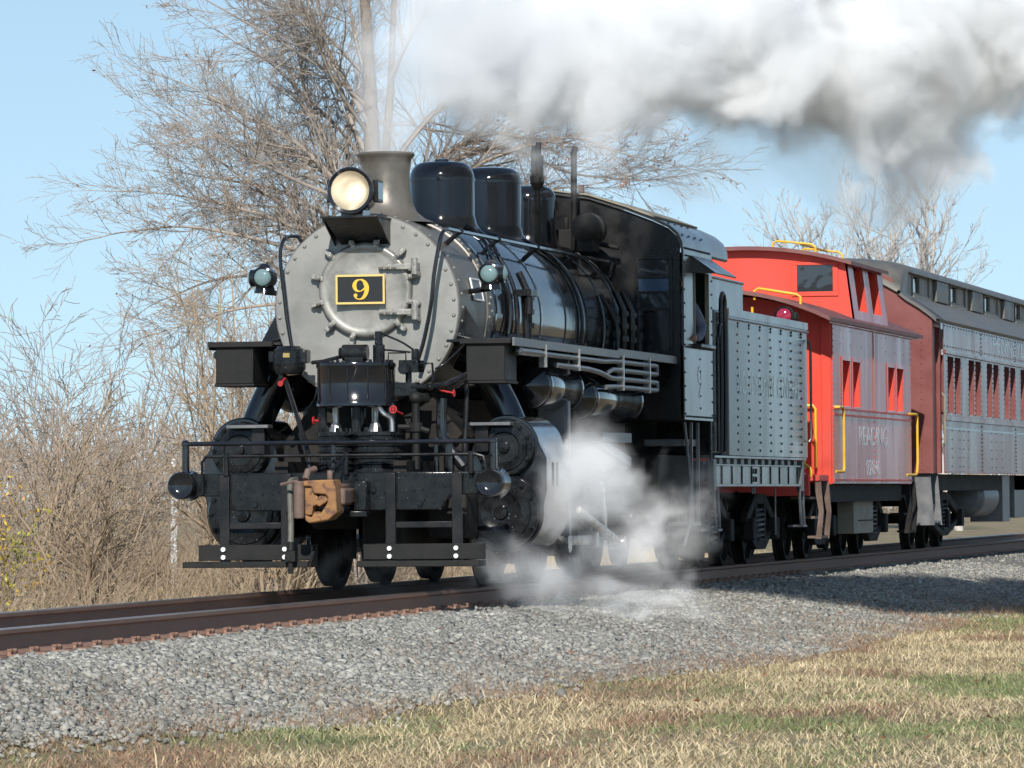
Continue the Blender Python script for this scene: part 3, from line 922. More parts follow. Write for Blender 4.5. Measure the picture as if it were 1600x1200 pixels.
    # lubricator on the left of the pump, feed valve cluster on the right
    m = MB().lathe([(0.0, 2.21), (0.10, 2.205), (0.145, 2.17), (0.15, 2.06), (0.15, 2.0), (0.12, 1.95), (0.0, 1.94)], (-0.62, 0.78, 0), 'z', 24)
    m.box(-0.80, -0.66, 0.72, 0.84, 2.06, 2.16).box(-0.58, -0.44, 0.70, 0.86, 2.05, 2.17).cyl((-0.68, 0.72, 1.90), (-0.68, 0.72, 1.98), 0.03, n=8)
    lu = m.build('lubricator', M['oily'], T, bevel=0.008)
    MB().box(-0.64, -0.58, 0.623, 0.629, 2.10, 2.14).build('brass_tag', M['brass'], lu)
    m = MB().box(0.44, 0.62, 0.55, 0.8, 1.95, 2.06).cyl((0.50, 0.55, 1.98), (0.50, 0.47, 1.98), 0.05, n=12).cyl((0.58, 0.6, 2.05), (0.58, 0.6, 2.16), 0.035, n=8)
    m.tube([(0.52, 0.6, 1.95), (0.52, 0.6, 1.80), (0.56, 0.62, 1.74)], 0.03, 8).box(0.40, 0.60, 0.56, 0.72, 1.74, 1.86)
    m.tube([(0.55, 0.58, 1.82), (0.72, 0.58, 1.82), (0.86, 0.62, 1.84), (1.0, 0.8, 1.93)], 0.026, 8).ball((0.72, 0.58, 1.82), 0.04, 8)
    m.tube([(0.6, 0.66, 2.03), (0.72, 0.68, 2.03), (0.73, 0.68, 1.86)], 0.013, 6).tube([(0.74, 0.7, 1.98), (0.82, 0.72, 2.02), (0.98, 0.85, 2.2)], 0.009, 6)
    m.build('feed_valve', M['oily'], T, bevel=0.006)
    m = MB().tube([(0.60, 0.52, 1.06), (0.60, 0.52, 1.35), (0.60, 0.52, 1.70)], 0.036, 10).ball((0.60, 0.52, 1.72), 0.062, 12).tube([(0.60, 0.52, 1.72), (0.66, 0.70, 1.72)], 0.045, 10)
    m.cyl((0.60, 0.52, 1.42), (0.60, 0.52, 1.50), 0.06, n=8).tube([(0.44, 0.52, 1.46), (0.60, 0.52, 1.46), (0.72, 0.52, 1.42)], 0.026, 8)
    m.build('delivery_pipe', M['matte'], T)
    MB().tube(spline([(0.78, 0.8, 1.72), (0.78, 0.8, 1.40), (0.86, 0.78, 1.25), (0.98, 0.76, 1.10)], 5), 0.05, 10).tube([(0.90, 0.5, 1.05), (0.90, 0.5, 1.35)], 0.035, 8).tube([(0.80, 0.45, 1.05), (0.80, 0.45, 1.36)], 0.022, 8).build('steam_line', M['gloss'], T)
    # red valve wheels
    def wheel(c, r, axis, stem):
        m = MB().torus(c, r, 0.007, axis, 14, 5)
        m.tube([c, Vector(c) + Vector(stem)], 0.009, 6)
        for k in range(2):
            a = pi * k / 2
            d = {'y': Vector((cos(a), 0, sin(a))), 'x': Vector((0, cos(a), sin(a)))}[axis]
            m.tube([Vector(c) - d * r, Vector(c) + d * r], 0.006, 5)
        m.build('valve_wheel', M['redvalve'], T)
    wheel((0.432, 0.35, 1.617), 0.030, 'y', (0.05, 0.16, -0.04))
    wheel((0.93, 0.62, 1.76), 0.030, 'x', (-0.14, 0.03, 0.03))
    wheel((-0.66, 0.60, 1.865), 0.020, 'y', (0.02, 0.10, 0.05))
    wheel((-0.38, 0.70, 1.53), 0.034, 'x', (0.1, 0.05, 0.0))
    # --- driving wheels and rods
    AX = (2.98, 4.98, 7.25)
    WR = 0.66
    first = None
    for sx in (1, -1):
        for ay in AX:
            m = MB()
            xi, xo = sx * 0.685, sx * 0.815
            if first is None or sx < 0 and ay == AX[0]:
                pr = [(WR - 0.075, xi), (WR + 0.028, xi), (WR + 0.026, xi + sx * 0.025), (WR, xi + sx * 0.035), (WR - 0.004, xo), (WR - 0.075, xo), (WR - 0.075, xi)]
                ty = MB().lathe(pr, (0, ay, WR), 'x', 48)
                sp = MB().lathe([(0.0, xi), (0.14, xi), (0.14, xo + sx * 0.02), (0.0, xo + sx * 0.02)], (0, ay, WR), 'x', 20)
                for k in range(14):
                    a = 2 * pi * k / 14
                    p0 = Vector((sx * 0.75, ay + 0.12 * cos(a), WR + 0.12 * sin(a)))
                    p1 = Vector((sx * 0.75, ay + (WR - 0.07) * cos(a), WR + (WR - 0.07) * sin(a)))
                    sp.cyl(p0, p1, 0.042, 0.032, n=6)
                arc = [(ay + (WR - 0.08) * cos(radians(t)), WR + (WR - 0.08) * sin(radians(t))) for t in range(60, 125, 8)] + [(ay + 0.3 * cos(radians(t)), WR + 0.3 * sin(radians(t))) for t in range(120, 59, -12)]
                sp.prism(arc, 'x', min(xi, xo), max(xi, xo) - 0.01)
                root = thing_part('driving_wheel', T, (0, 0, 0))
                ty.build('tire', M['sooty'], root)
                sp.build('wheel_center', M['sooty'], root)
                first = root
                src = (root, ay)
            else:
                w = copy_tree(src[0], T)
                w.location = (0, ay - src[1], 0)
    MB().cyl((-0.9, AX[0], WR), (0.9, AX[0], WR), 0.09, n=12).cyl((-0.9, AX[1], WR), (0.9, AX[1], WR), 0.09, n=12).cyl((-0.9, AX[2], WR), (0.9, AX[2], WR), 0.09, n=12).build('axles', M['sooty'], T)
    for sx in (1, -1):
        z = WR - 0.27
        m = MB().box(min(sx * 0.90, sx * 0.95), max(sx * 0.90, sx * 0.95), AX[0] - 0.1, AX[2] + 0.1, z - 0.05, z + 0.05)
        for ay in AX:
            m.cyl((sx * 0.82, ay, z), (sx * 0.99, ay, z), 0.09, n=14)
        m.build('side_rod', M['steel'], T, bevel=0.01)
        m = MB()
        d = Vector((0, AX[1] - 3.1, z - 0.69))
        m.tube([(sx * 1.06, 3.35, 0.69), (sx * 1.06, AX[1], z)], 0.055, 8).cyl((sx * 0.99, AX[1], z), (sx * 1.14, AX[1], z), 0.11, n=14)
        m.build('main_rod', M['steel'], T)
        m = MB().box(min(sx * 1.12, sx * 1.24), max(sx * 1.12, sx * 1.24), 2.62, 4.15, 0.86, 0.93).box(min(sx * 1.12, sx * 1.24), max(sx * 1.12, sx * 1.24), 2.62, 4.15, 0.47, 0.53)
        m.cyl((sx * 1.2, 2.6, 0.69), (sx * 1.2, 3.3, 0.69), 0.04, n=10).box(min(sx * 1.08, sx * 1.28), max(sx * 1.08, sx * 1.28), 3.2, 3.55, 0.54, 0.85)
        m.build('crosshead', M['pipe'], T, bevel=0.01)
        # valve gear: eccentric crank, link and radius rod
        m = MB().prism([(6.62, 0.98), (6.70, 0.98), (6.86, 0.60), (6.86, 0.50), (6.74, 0.50), (6.70, 0.62)], 'x', sx * 1.14 - 0.02, sx * 1.14 + 0.02)
        m.build('combination_lever', M['steel'], T, bevel=0.008)
        m = MB().tube([(sx * 1.20, 5.1, 0.70), (sx * 1.20, 7.2, 0.36)], [0.032, 0.05], 8).cyl((sx * 1.12, 7.2, 0.36), (sx * 1.28, 7.2, 0.36), 0.07, n=12)
        m.build('eccentric_rod', M['steel'], T)
        MB().prism([(6.2, 1.42), (8.0, 1.22), (8.0, 1.12), (6.2, 1.32)], 'x', sx * 1.18 - 0.025, sx * 1.18 + 0.025).build('radius_rod', M['pipe'], T, bevel=0.006)
        MB().box(min(sx * 1.0, sx * 1.3), max(sx * 1.0, sx * 1.3), 5.9, 7.5, 1.36, 1.46).box(min(sx * 1.0, sx * 1.3), max(sx * 1.0, sx * 1.3), 4.1, 4.22, 0.45, 2.2).build('guide_yoke', M['edge'], T, bevel=0.008)
        m = MB().box(min(sx * 0.85, sx * 0.93), max(sx * 0.85, sx * 0.93), 5.95, 6.06, 0.16, 0.9)
        for ay in AX:
            q = ay + 0.74
            m.prism([(q - 0.05, 0.25), (q + 0.03, 0.25), (q + 0.03, 1.05), (q - 0.05, 1.05)], 'x', sx * 0.75 - 0.05, sx * 0.75 + 0.05)
        m.build('brake_hangers', M['sooty'], T)
    # --- firebox, ash pan, air reservoirs, pipes
    MB().box(-0.86, 0.86, 6.6, 9.56, 1.15, 2.3).prism([(-0.8, 1.15), (0.8, 1.15), (0.5, 0.55), (-0.5, 0.55)], 'y', 7.7, 9.4).build('firebox', M['sooty'], T, bevel=0.02)
    MB().box(-0.40, 0.46, 3.1, 8.8, 0.22, 0.74).build('dark_filler_rear', M['sooty'], T, bevel=0.05)  # dark block added between the wheels to shut out the daylight behind
    MB().box(-0.45, 0.45, 2.4, 6.6, 1.2, 1.75).build('boiler_support', M['sooty'], T)
    for sx in (1, -1):
        for (y0, y1, z, r) in ((2.95, 4.72, 1.865, 0.215), (5.30, 7.98, 1.79, 0.215)):
            x = sx * 1.13
            pr = [(0.0, y0 - 0.10), (0.05, y0 - 0.095), (r * 0.6, y0 - 0.05), (r * 0.95, y0 + 0.02), (r, y0 + 0.05), (r, y1 - 0.05), (r * 0.6, y1 + 0.03), (0, y1 + 0.06)]
            tk = MB().lathe(pr, (x, 0, z), 'y', 36).build('air_reservoir', M['gloss'], T, smooth=50)
            for yy in (y0 + 0.12, y1 - 0.12):
                MB().lathe([(r, yy - 0.03), (r + 0.012, yy - 0.028), (r + 0.012, yy + 0.028), (r, yy + 0.03)], (x, 0, z), 'y', 36).build('tank_strap', M['gloss'], tk)
        x = sx * 1.40
        runs = [[(x, 1.25, 2.145), (x, 2.4, 2.145), (x, 5.4, 2.14), (x, 6.0, 2.155), (x, 8.35, 2.155)],
                [(x, 3.0, 2.055), (x, 4.6, 2.05), (x, 5.2, 2.03), (x, 5.8, 1.985), (x, 8.35, 1.985)],
                [(x, 5.6, 2.03), (x, 5.9, 2.07), (x, 8.30, 2.07)],
                [(x, 5.5, 1.89), (x, 6.0, 1.905), (x, 8.30, 1.905)]]
        m = MB()
        for i, rn in enumerate(runs):
            m.tube(rn, 0.026, 10)
        m.tube([(x, 8.33, 2.155), (x, 8.42, 2.155), (x, 8.42, 2.07), (x, 8.30, 2.07)], 0.026, 8).tube([(x, 8.33, 1.985), (x, 8.42, 1.985), (x, 8.42, 1.905), (x, 8.30, 1.905)], 0.026, 8)
        m.ball((x, 1.22, 2.145), 0.042, 10).cyl((x, 1.22, 2.145), (x, 2.2, 2.145), 0.036, n=10)
        cp = m.build('cooling_pipes', M['pipe'], T)
        m = MB()
        for yy in (2.35, 4.0, 6.35, 7.85):
            m.box(x - 0.036, x + 0.036, yy, yy + 0.03, 1.87 if yy > 5 else 2.02, 2.23)
        m.build('pipe_clamp', M['steel'], cp)
    # injector and cab-side pipes
    m = MB()
    for (y, z0) in ((8.62, 2.3), (9.1, 2.3), (3.6, 2.3)):
        a = [(0.93, y, 2.95), (1.02, y, 2.75), (1.02, y + 0.02, 2.5), (1.0, y + 0.04, z0)]
        m.tube(a, 0.035, 8)
        for q in (2.42, 2.55, 2.68):
            m.cyl((1.02, y + 0.02, q), (1.02, y + 0.02, q + 0.05), 0.055, n=8)
    m.tube(spline([(0.86, 8.2, 2.9), (1.0, 8.3, 2.6), (1.02, 8.3, 2.3)], 5), 0.025, 8)
    m.build('check_valves', M['black'], T)
    MB().box(0.92, 1.10, 3.35, 3.75, 2.72, 2.78).tube([(1.0, 3.5, 2.72), (1.02, 3.5, 2.3)], 0.03, 8).tube([(0.96, 3.3, 2.72), (0.99, 3.25, 2.3)], 0.02, 8).cyl((1.06, 3.42, 2.55), (1.06, 3.42, 2.72), 0.045, n=10).build('top_check', M['black'], T)
    cab(T)
    return T

def thing_part(name, parent, loc):
    o = bpy.data.objects.new(name, None)
    o.empty_display_size = 0.1
    COL.objects.link(o)
    o.parent = parent
    o.location = loc
    return o

def cab(T):
    y0, y1 = 9.55, 11.36
    C = thing_part('cab', T, (0, 0, 0))
    for sx in (1, -1):
        def bx(m, a, b, *r):
            return m.box(min(sx * a, sx * b), max(sx * a, sx * b), *r)
        m = MB()
        bx(m, 1.485, 1.50, y0, 10.20, 1.62, 3.40)
        bx(m, 1.485, 1.50, 11.08, y1, 1.62, 3.40)
        bx(m, 1.485, 1.50, 10.20, 11.08, 1.62, 2.42)
        bx(m, 1.485, 1.50, 10.20, 11.08, 3.20, 3.40)
        w = m.build('side_wall', M['tender'], C)
        m = MB()
        n = (sx, 0, 0)
        for z in np.arange(1.68, 3.38, 0.145):
            m.rivet((sx * 1.5, y0 + 0.035, z), n, 0.014)
            m.rivet((sx * 1.5, y1 - 0.035, z), n, 0.014)
        for y in np.arange(y0 + 0.1, y1, 0.085):
            m.rivet((sx * 1.5, y, 1.655), n, 0.013)
            m.rivet((sx * 1.5, y, 2.385), n, 0.013)
            m.rivet((sx * 1.5, y, 3.345), n, 0.013)
        for z in np.arange(1.75, 2.35, 0.13):
            m.rivet((sx * 1.5, 10.55, z), n, 0.013)
        m.build('rivets', M['black'], w, kind='stuff')
        text_part('cab_number', '9', M['letter'], w, (sx * 1.502, 10.38, 1.86), 0.34, 0.26) if sx > 0 else None
        m = MB()
        bx(m, 1.40, 1.58, 10.16, 11.12, 2.385, 2.43)
        m.build('arm_rest', M['black'], C, bevel=0.01)
        m = MB()
        bx(m, 1.47, 1.512, 10.185, 10.215, 2.43, 3.20)
        bx(m, 1.47, 1.512, 11.065, 11.095, 2.43, 3.20)
        m.build('window_post', M['khaki'], C)
        # awning
        P = [(1.495, 3.36), (1.76, 3.175)]
        m = MB().add([(sx * 1.50, 10.02, 3.36), (sx * 1.50, 11.32, 3.36), (sx * 1.77, 11.36, 3.17), (sx * 1.77, 9.98, 3.17), (sx * 1.50, 10.02, 3.345), (sx * 1.50, 11.32, 3.345), (sx * 1.765, 11.36, 3.155), (sx * 1.765, 9.98, 3.155)],
                     [(0, 1, 2, 3), (4, 7, 6, 5), (3, 2, 6, 7), (0, 4, 5, 1), (0, 3, 7, 4), (1, 5, 6, 2)])
        m.add([(sx * 1.50, 10.02, 3.345), (sx * 1.765, 9.985, 3.16), (sx * 1.50, 10.02, 3.17), (sx * 1.50, 10.03, 3.345), (sx * 1.765, 9.995, 3.16), (sx * 1.50, 10.03, 3.17)], [(0, 1, 2), (3, 5, 4), (0, 3, 4, 1), (1, 4, 5, 2)])
        m.build('awning', M['tender'], C)
    # roof: arch outline
    prof = [(-1.50, 3.40), (-1.495, 3.48), (-1.45, 3.58), (-1.36, 3.66), (-1.2, 3.735), (-0.9, 3.85), (-0.5, 3.98), (0, 4.05), (0.5, 3.98), (0.9, 3.85), (1.2, 3.735), (1.36, 3.66), (1.45, 3.58), (1.495, 3.48), (1.50, 3.40)]
    inn = [(x * 0.985, z - 0.025) for x, z in prof]
    def shell(outer, inner, a, b):
        m = MB()
        n = len(outer)
        v = [(x, a, z) for x, z in outer] + [(x, b, z) for x, z in outer] + [(x, a, z) for x, z in inner] + [(x, b, z) for x, z in inner]
        f = []
        for i in range(n - 1):
            f += [(i, i + 1, n + i + 1, n + i), (2 * n + i, 3 * n + i, 3 * n + i + 1, 2 * n + i + 1), (i, 2 * n + i, 2 * n + i + 1, i + 1), (n + i, n + i + 1, 3 * n + i + 1, 3 * n + i)]
        f += [(0, n, 3 * n, 2 * n), (n - 1, 3 * n - 1, 4 * n - 1, 2 * n - 1)]
        return m.add(v, f)
    rf = shell(prof, inn, y0 - 0.02, 12.45).build('cab_roof', M['tender'], C)
    top = [(x * 1.01, z + 0.022) for x, z in prof[4:-4]]
    shell(top, [(x, z + 0.004) for x, z in prof[4:-4]], y0 - 0.05, 12.2).build('roof_sheet', M['khaki'], rf)
    m = MB()
    for y in np.arange(y0 + 0.05, 11.3, 0.085):
        m.rivet((1.50, y, 3.42), (1, 0, 0.1), 0.014)
    for y in (9.7, 10.1, 10.5, 10.9):
        m.rivet((1.465, y, 3.56), (1, 0, 0.6), 0.016)
        m.rivet((1.30, y + 0.1, 3.69), (0.4, 0, 1), 0.016)
    m.build('rivets', M['black'], rf, kind='stuff')
    MB().cyl((0.35, 9.9, 4.02), (0.35, 9.9, 4.12), 0.03, n=8).cyl((-0.1, 9.75, 4.05), (-0.1, 9.75, 4.16), 0.02, n=8).build('roof_vent', M['rustbrown'], rf)
    # front wall with window and door
    fw = prof[1:-1] + [(1.485, 3.40), (1.485, 1.62), (-1.485, 1.62), (-1.485, 3.40)]
    MB().prism([(x * 0.98, z - 0.03 if z > 3.4 else z) for x, z in fw], 'y', y0 + 0.03, y0 + 0.06).build('front_wall', M['black'], C)
    for sx in (1, -1):
        a, b = 0.98, 1.38
        m = MB()
        for (p, q, r, s_) in ((a, b, 3.30, 3.34), (a, b, 2.30, 2.34), (a, a + 0.04, 2.34, 3.30), (b - 0.04, b, 2.34, 3.30), (a + 0.04, b - 0.04, 2.76, 2.80), (a + 0.04, b - 0.04, 3.10, 3.125), (a + 0.04, b - 0.04, 2.945, 2.97)):
            m.box(min(sx * p, sx * q), max(sx * p, sx * q), y0 - 0.005, y0 + 0.028, r, s_)
        fd = m.build('front_door', M['black'], C, bevel=0.004)
        for (r, s_) in ((2.80, 2.945), (2.97, 3.10), (3.125, 3.30)):
            MB().box(min(sx * (a + 0.04), sx * (b - 0.04)), max(sx * (a + 0.04), sx * (b - 0.04)), y0 + 0.004, y0 + 0.012, r, s_).build('pane', M['blueglass'] if r == 2.97 else M['glass'], fd)
        MB().box(min(sx * (a + 0.04), sx * (b - 0.04)), max(sx * (a + 0.04), sx * (b - 0.04)), y0 + 0.004, y0 + 0.014, 2.34, 2.76).build('door_panel', M['gloss'], fd)
    MB().box(-1.45, 1.45, 9.62, 11.9, 1.62, 1.70).box(-0.9, 0.9, 9.62, 10.1, 1.70, 3.1).box(0.75, 1.35, 10.45, 10.95, 1.70, 2.22).box(-1.35, -0.75, 10.45, 10.95, 1.70, 2.22).build('cab_floor', M['sooty'], C)
    MB().box(-1.47, 1.47, 11.30, 11.34, 1.70, 2.2).box(0.35, 1.46, 11.31, 11.335, 2.2, 3.45).box(-1.478, -1.474, 9.7, 11.3, 1.7, 3.3).build('interior_panel', M['cabin'], C)
    m = MB().tube([(1.46, 11.42, 1.2), (1.46, 11.42, 1.5), (1.46, 11.42, 2.5)], 0.014, 6)
    m.build('cab_grab_iron', M['black'], C)
    m = MB()
    for sx in (1, -1):
        m.box(min(sx * 0.95, sx * 1.38), max(sx * 0.95, sx * 1.38), 10.2, 11.0, 1.35, 1.42)
        m.tube([(sx * 1.40, 10.1, 1.6), (sx * 1.42, 10.3, 1.0), (sx * 1.42, 10.28, 0.55), (sx * 1.42, 9.9, 0.30)], 0.018, 6)
        m.box(min(sx * 1.15, sx * 1.42), max(sx * 1.15, sx * 1.42), 10.5, 11.0, 0.50, 0.54)
        m.box(min(sx * 1.38, sx * 1.41), max(sx * 1.38, sx * 1.41), 10.52, 10.56, 0.54, 1.6)
        m.box(min(sx * 1.38, sx * 1.41), max(sx * 1.38, sx * 1.41), 10.94, 10.98, 0.54, 1.6)
    m.build('cab_steps', M['edge'], C)
    # headboard above the coupling gap
    MB().box(-1.2, 1.2, 9.6, 11.6, 0.85, 1.25).build('drag_box', M['sooty'], C)

LOCO = locomotive()

# ------------------------------------------------------------------ tender, caboose, coach
def car_truck(parent, yc, wb=1.7, axles=2, r=0.42, mat=None, sx_out=1.12):
    """a bogie: side frames, springs, journal boxes, wheels"""
    mat = mat or M['sooty']
    t = thing_part('truck', parent, (0, 0, 0))
    ys = [yc + (i - (axles - 1) / 2) * wb for i in range(axles)]
    for y in ys:
        m = MB()
        for sx in (1, -1):
            m.lathe([(0.0, sx * 0.80), (0.16, sx * 0.80), (0.18, sx * 0.78), (r - 0.06, sx * 0.76), (r - 0.05, sx * 0.815), (r - 0.004, sx * 0.815), (r, sx * 0.72), (r + 0.026, sx * 0.71), (r + 0.026, sx * 0.685), (r - 0.06, sx * 0.685), (0.0, sx * 0.685)], (0, y, r), 'x', 32)
        m.cyl((-1.05, y, r), (1.05, y, r), 0.07, n=10)
        m.build('wheelset', mat, t)
    for sx in (1, -1):
        m = MB()
        a, b = ys[0], ys[-1]
        x0, x1 = sorted((sx * (sx_out - 0.09), sx * sx_out))
        top = [(a - 0.22, 0.50), (a - 0.10, 0.60), (yc - 0.42, 0.82), (yc + 0.42, 0.82), (b + 0.10, 0.60), (b + 0.22, 0.50), (b + 0.22, 0.36), (b + 0.06, 0.36), (yc + 0.34, 0.20), (yc - 0.34, 0.20), (a - 0.06, 0.36), (a - 0.22, 0.36)]
        mid = [(yc - 0.30, 0.66), (yc + 0.30, 0.66), (yc + 0.30, 0.34), (yc - 0.30, 0.34)]
        # outline as top and bottom chords with columns, leaving openings
        m.prism([(a - 0.22, 0.50), (a - 0.10, 0.60), (yc - 0.40, 0.83), (yc + 0.40, 0.83), (b + 0.10, 0.60), (b + 0.22, 0.50), (b + 0.05, 0.47), (yc + 0.36, 0.71), (yc - 0.36, 0.71), (a - 0.05, 0.47)], 'x', x0, x1)
        m.prism([(a - 0.05, 0.38), (a + 0.05, 0.44), (yc - 0.32, 0.28), (yc + 0.32, 0.28), (b - 0.05, 0.44), (b + 0.05, 0.38), (yc + 0.36, 0.18), (yc - 0.36, 0.18)], 'x', x0, x1)
        m.box(x0, x1, yc - 0.40, yc - 0.27, 0.27, 0.72).box(x0, x1, yc + 0.27, yc + 0.40, 0.27, 0.72)
        m.build('side_frame', mat, t, bevel=0.012)
        m = MB()
        for y in ys:
            m.box(min(sx * (sx_out - 0.06), sx * (sx_out + 0.07)), max(sx * (sx_out - 0.06), sx * (sx_out + 0.07)), y - 0.13, y + 0.13, r - 0.13, r + 0.13)
        m.build('journal_box', mat, t, bevel=0.02)
        m = MB()
        for dy in (-0.14, 0.0, 0.14):
            pts = [(sx * (sx_out - 0.04) + 0.05 * cos(k * 1.2), yc + dy + 0.05 * sin(k * 1.2), 0.29 + k * 0.0115) for k in range(32)]
            m.tube(pts, 0.014, 5)
        m.build('spring', M['edge'], t)
    MB().box(-1.05, 1.05, yc - 0.2, yc + 0.2, 0.62, 0.85).build('bolster', mat, t)
    return t

def rounded_rect(x0, x1, y0, y1, r, n=5):
    P = []
    for (cx, cy_, a0) in ((x1 - r, y1 - r, 0), (x0 + r, y1 - r, 90), (x0 + r, y0 + r, 180), (x1 - r, y0 + r, 270)):
        for k in range(n + 1):
            a = radians(a0 + 90 * k / n)
            P.append((cx + r * cos(a), cy_ + r * sin(a)))
    return P

def tender():
    T = thing('tender', 'dark riveted coal tender coupled behind the locomotive cab', 'tender', (0, 15.2, 0))
    Y0, Y1 = 12.70, 18.70
    tk = MB().prism(rounded_rect(-1.45, 1.45, Y0, Y1, 0.07), 'z', 1.262, 2.80).build('tank', M['tender'], T, smooth=50)
    m = MB()
    for sx in (1, -1):
        m.box(min(sx * 1.44, sx * 1.462), max(sx * 1.44, sx * 1.462), Y0 + 0.03, Y1 - 0.03, 2.80, 2.885)
        m.tube([(sx * 1.458, Y0, 2.772), (sx * 1.458, Y1, 2.772)], 0.014, 6)
    m.box(-1.44, 1.44, Y1 - 0.025, Y1 - 0.002, 2.80, 2.885)
    m.build('rim', M['tender'], tk)
    m = MB()
    for i in range(7):
        y = 13.36 + i * (18.15 - 13.36) / 6
        for k in range(16):
            z = 1.325 + k * (2.70 - 1.325) / 15
            for sx in (1, -1):
                m.rivet((sx * 1.45, y + (0.022 if k % 2 else -0.022), z), (sx, 0, 0), 0.016, 0.012, 8)
    for i in range(7):
        y = 13.36 + i * (18.15 - 13.36) / 6
        m.rivet((1.45, y + 0.03, 2.735), (1, 0, 0), 0.018, 0.013, 8)
    m.build('rivets', M['black'], tk, kind='stuff')
    text_part('lettering', 'WOODSTOWN', M['letter'], tk, (1.4515, 13.25, 1.95), 0.25, 2.75)
    text_part('lettering', 'CENTRAL', M['letter'], tk, (1.4515, 16.25, 1.95), 0.25, 1.8)
    # front legs of the tank beside the cab gangway
    for sx in (1, -1):
        MB().box(min(sx * 0.75, sx * 1.38), max(sx * 0.75, sx * 1.38), 12.0, 12.69, 1.262, 2.86).build('tank_leg', M['black'], T, bevel=0.03)
        m = MB().tube(spline([(sx * 1.43, 12.30, 1.30), (sx * 1.44, 12.30, 2.0), (sx * 1.44, 12.30, 2.85), (sx * 1.44, 12.34, 2.99), (sx * 1.44, 12.44, 3.04), (sx * 1.44, 12.54, 2.99), (sx * 1.44, 12.58, 2.85), (sx * 1.44, 12.58, 2.0), (sx * 1.43, 12.58, 1.30)], 5), 0.024, 8)
        m.tube([(sx * 1.43, 12.12, 1.30), (sx * 1.43, 12.12, 2.55)], 0.02, 8).tube([(sx * 1.44, 12.12, 2.55), (sx * 1.44, 12.2, 2.68), (sx * 1.44, 12.3, 2.70)], 0.02, 8)
        m.build('grab_iron', M['black'], T)
        MB().tube([(sx * 1.468, 18.62, 1.45), (sx * 1.495, 18.64, 1.5), (sx * 1.495, 18.64, 2.6), (sx * 1.468, 18.62, 2.68)], 0.016, 6).build('grab_iron', M['black'], T)
    # coal bunker
    m = MB()
    for sx in (1, -1):
        m.box(min(sx * 1.28, sx * 1.30), max(sx * 1.28, sx * 1.30), 12.42, 14.72, 2.80, 3.235)
        m.tube([(sx * 1.30, 12.42, 3.225), (sx * 1.30, 14.72, 3.225)], 0.018, 6)
    m.box(-1.28, 1.28, 14.70, 14.72, 2.80, 3.235)
    bk = m.build('coal_bunker', M['tender'], T)
    m = MB()
    for k in range(150):
        a, b = random.uniform(-1.15, 1.15), random.uniform(12.5, 14.6)
        m.ball((a, b, 2.92 + 0.16 * (1 - abs(a) / 1.2) + random.uniform(-0.05, 0.05)), random.uniform(0.07, 0.15), 6, (1, random.uniform(0.7, 1.2), 0.8))
    m.build('coal', M['coal'], T, smooth=0, kind='stuff')
    MB().box(-1.40, 1.40, 14.8, 18.6, 2.80, 2.825).build('tank_deck', M['matte'], T)
    MB().cyl((0.0, 17.6, 2.82), (0.0, 17.6, 2.98), 0.35, n=24).build('water_hatch', M['matte'], T)
    # rear marker lamp
    m = MB().lathe([(0.0, 18.66), (0.10, 18.65), (0.12, 18.60), (0.12, 18.48), (0.10, 18.46)], (1.20, 0, 2.97), 'y', 20)
    m.ball((1.33, 18.55, 2.96), 0.065, 10, (0.6, 1, 1)).box(1.14, 1.26, 18.5, 18.62, 2.80, 2.87)
    lm = m.build('marker_lamp', M['matte'], T)
    MB().ball((1.20, 18.465, 2.97), 0.095, 14, (1, 0.4, 1)).build('lens', M['redlens'], lm)
    # frame
    m = MB()
    for sx in (1, -1):
        m.box(min(sx * 1.36, sx * 1.39), max(sx * 1.36, sx * 1.39), 11.85, 18.35, 0.93, 1.16)
        m.box(min(sx * 1.30, sx * 1.42), max(sx * 1.30, sx * 1.42), 11.85, 18.35, 0.915, 0.945)
        m.box(min(sx * 1.30, sx * 1.44), max(sx * 1.30, sx * 1.44), 11.80, 18.6, 1.228, 1.258)
        m.box(min(sx * 1.30, sx * 1.42), max(sx * 1.30, sx * 1.42), 11.85, 18.35, 1.145, 1.165)
    m.box(-1.3, 1.3, 11.9, 18.4, 0.98, 1.2)
    fr = m.build('underframe', M['tender'], T, bevel=0.004)
    for i in range(12):
        y = 12.35 + i * 0.50
        MB().box(1.31, 1.40, y, y + 0.22, 1.166, 1.227).build('spacer_block', M['edge'], fr)
    m = MB()
    for i in range(9):
        y = 12.55 + i * 0.7
        m.box(1.391, 1.402, y, y + 0.03, 0.946, 1.144)
    for y in (14.75, 14.95):
        for z in (1.0, 1.09):
            m.cyl((1.39, y, z), (1.41, y, z), 0.03, n=8)
    m.build('stiffener', M['black'], fr)
    m = MB().box(1.36, 1.43, 11.80, 11.98, 0.88, 1.22).box(1.36, 1.43, 18.30, 18.46, 0.86, 1.22)
    m.build('corner_post', M['edge'], fr, bevel=0.006)
    m = MB()
    for y in (11.95, 18.25):
        m.tube([(1.40, y, 0.92), (1.42, y, 0.45), (1.42, y + 0.25, 0.45), (1.40, y + 0.25, 0.92)], 0.018, 6)
        m.box(1.26, 1.45, y - 0.02, y + 0.27, 0.43, 0.455)
    m.build('stirrup_step', M['edge'], T)
    MB().tube([(1.36, 16.6, 0.93), (1.36, 16.6, 0.35)], 0.012, 6).tube([(1.36, 14.9, 0.93), (1.36, 14.9, 0.83)], 0.012, 6).tube([(1.36, 15.05, 0.93), (1.36, 15.05, 0.83)], 0.012, 6).build('brake_rod', M['edge'], T)
    car_truck(T, 13.65, 1.75)
    car_truck(T, 17.05, 1.75)
    MB().box(-0.12, 0.12, 18.4, 19.6, 0.75, 1.0).build('rear_coupler', M['rustbrown'], T, bevel=0.02)
    return T
TENDER = tender()

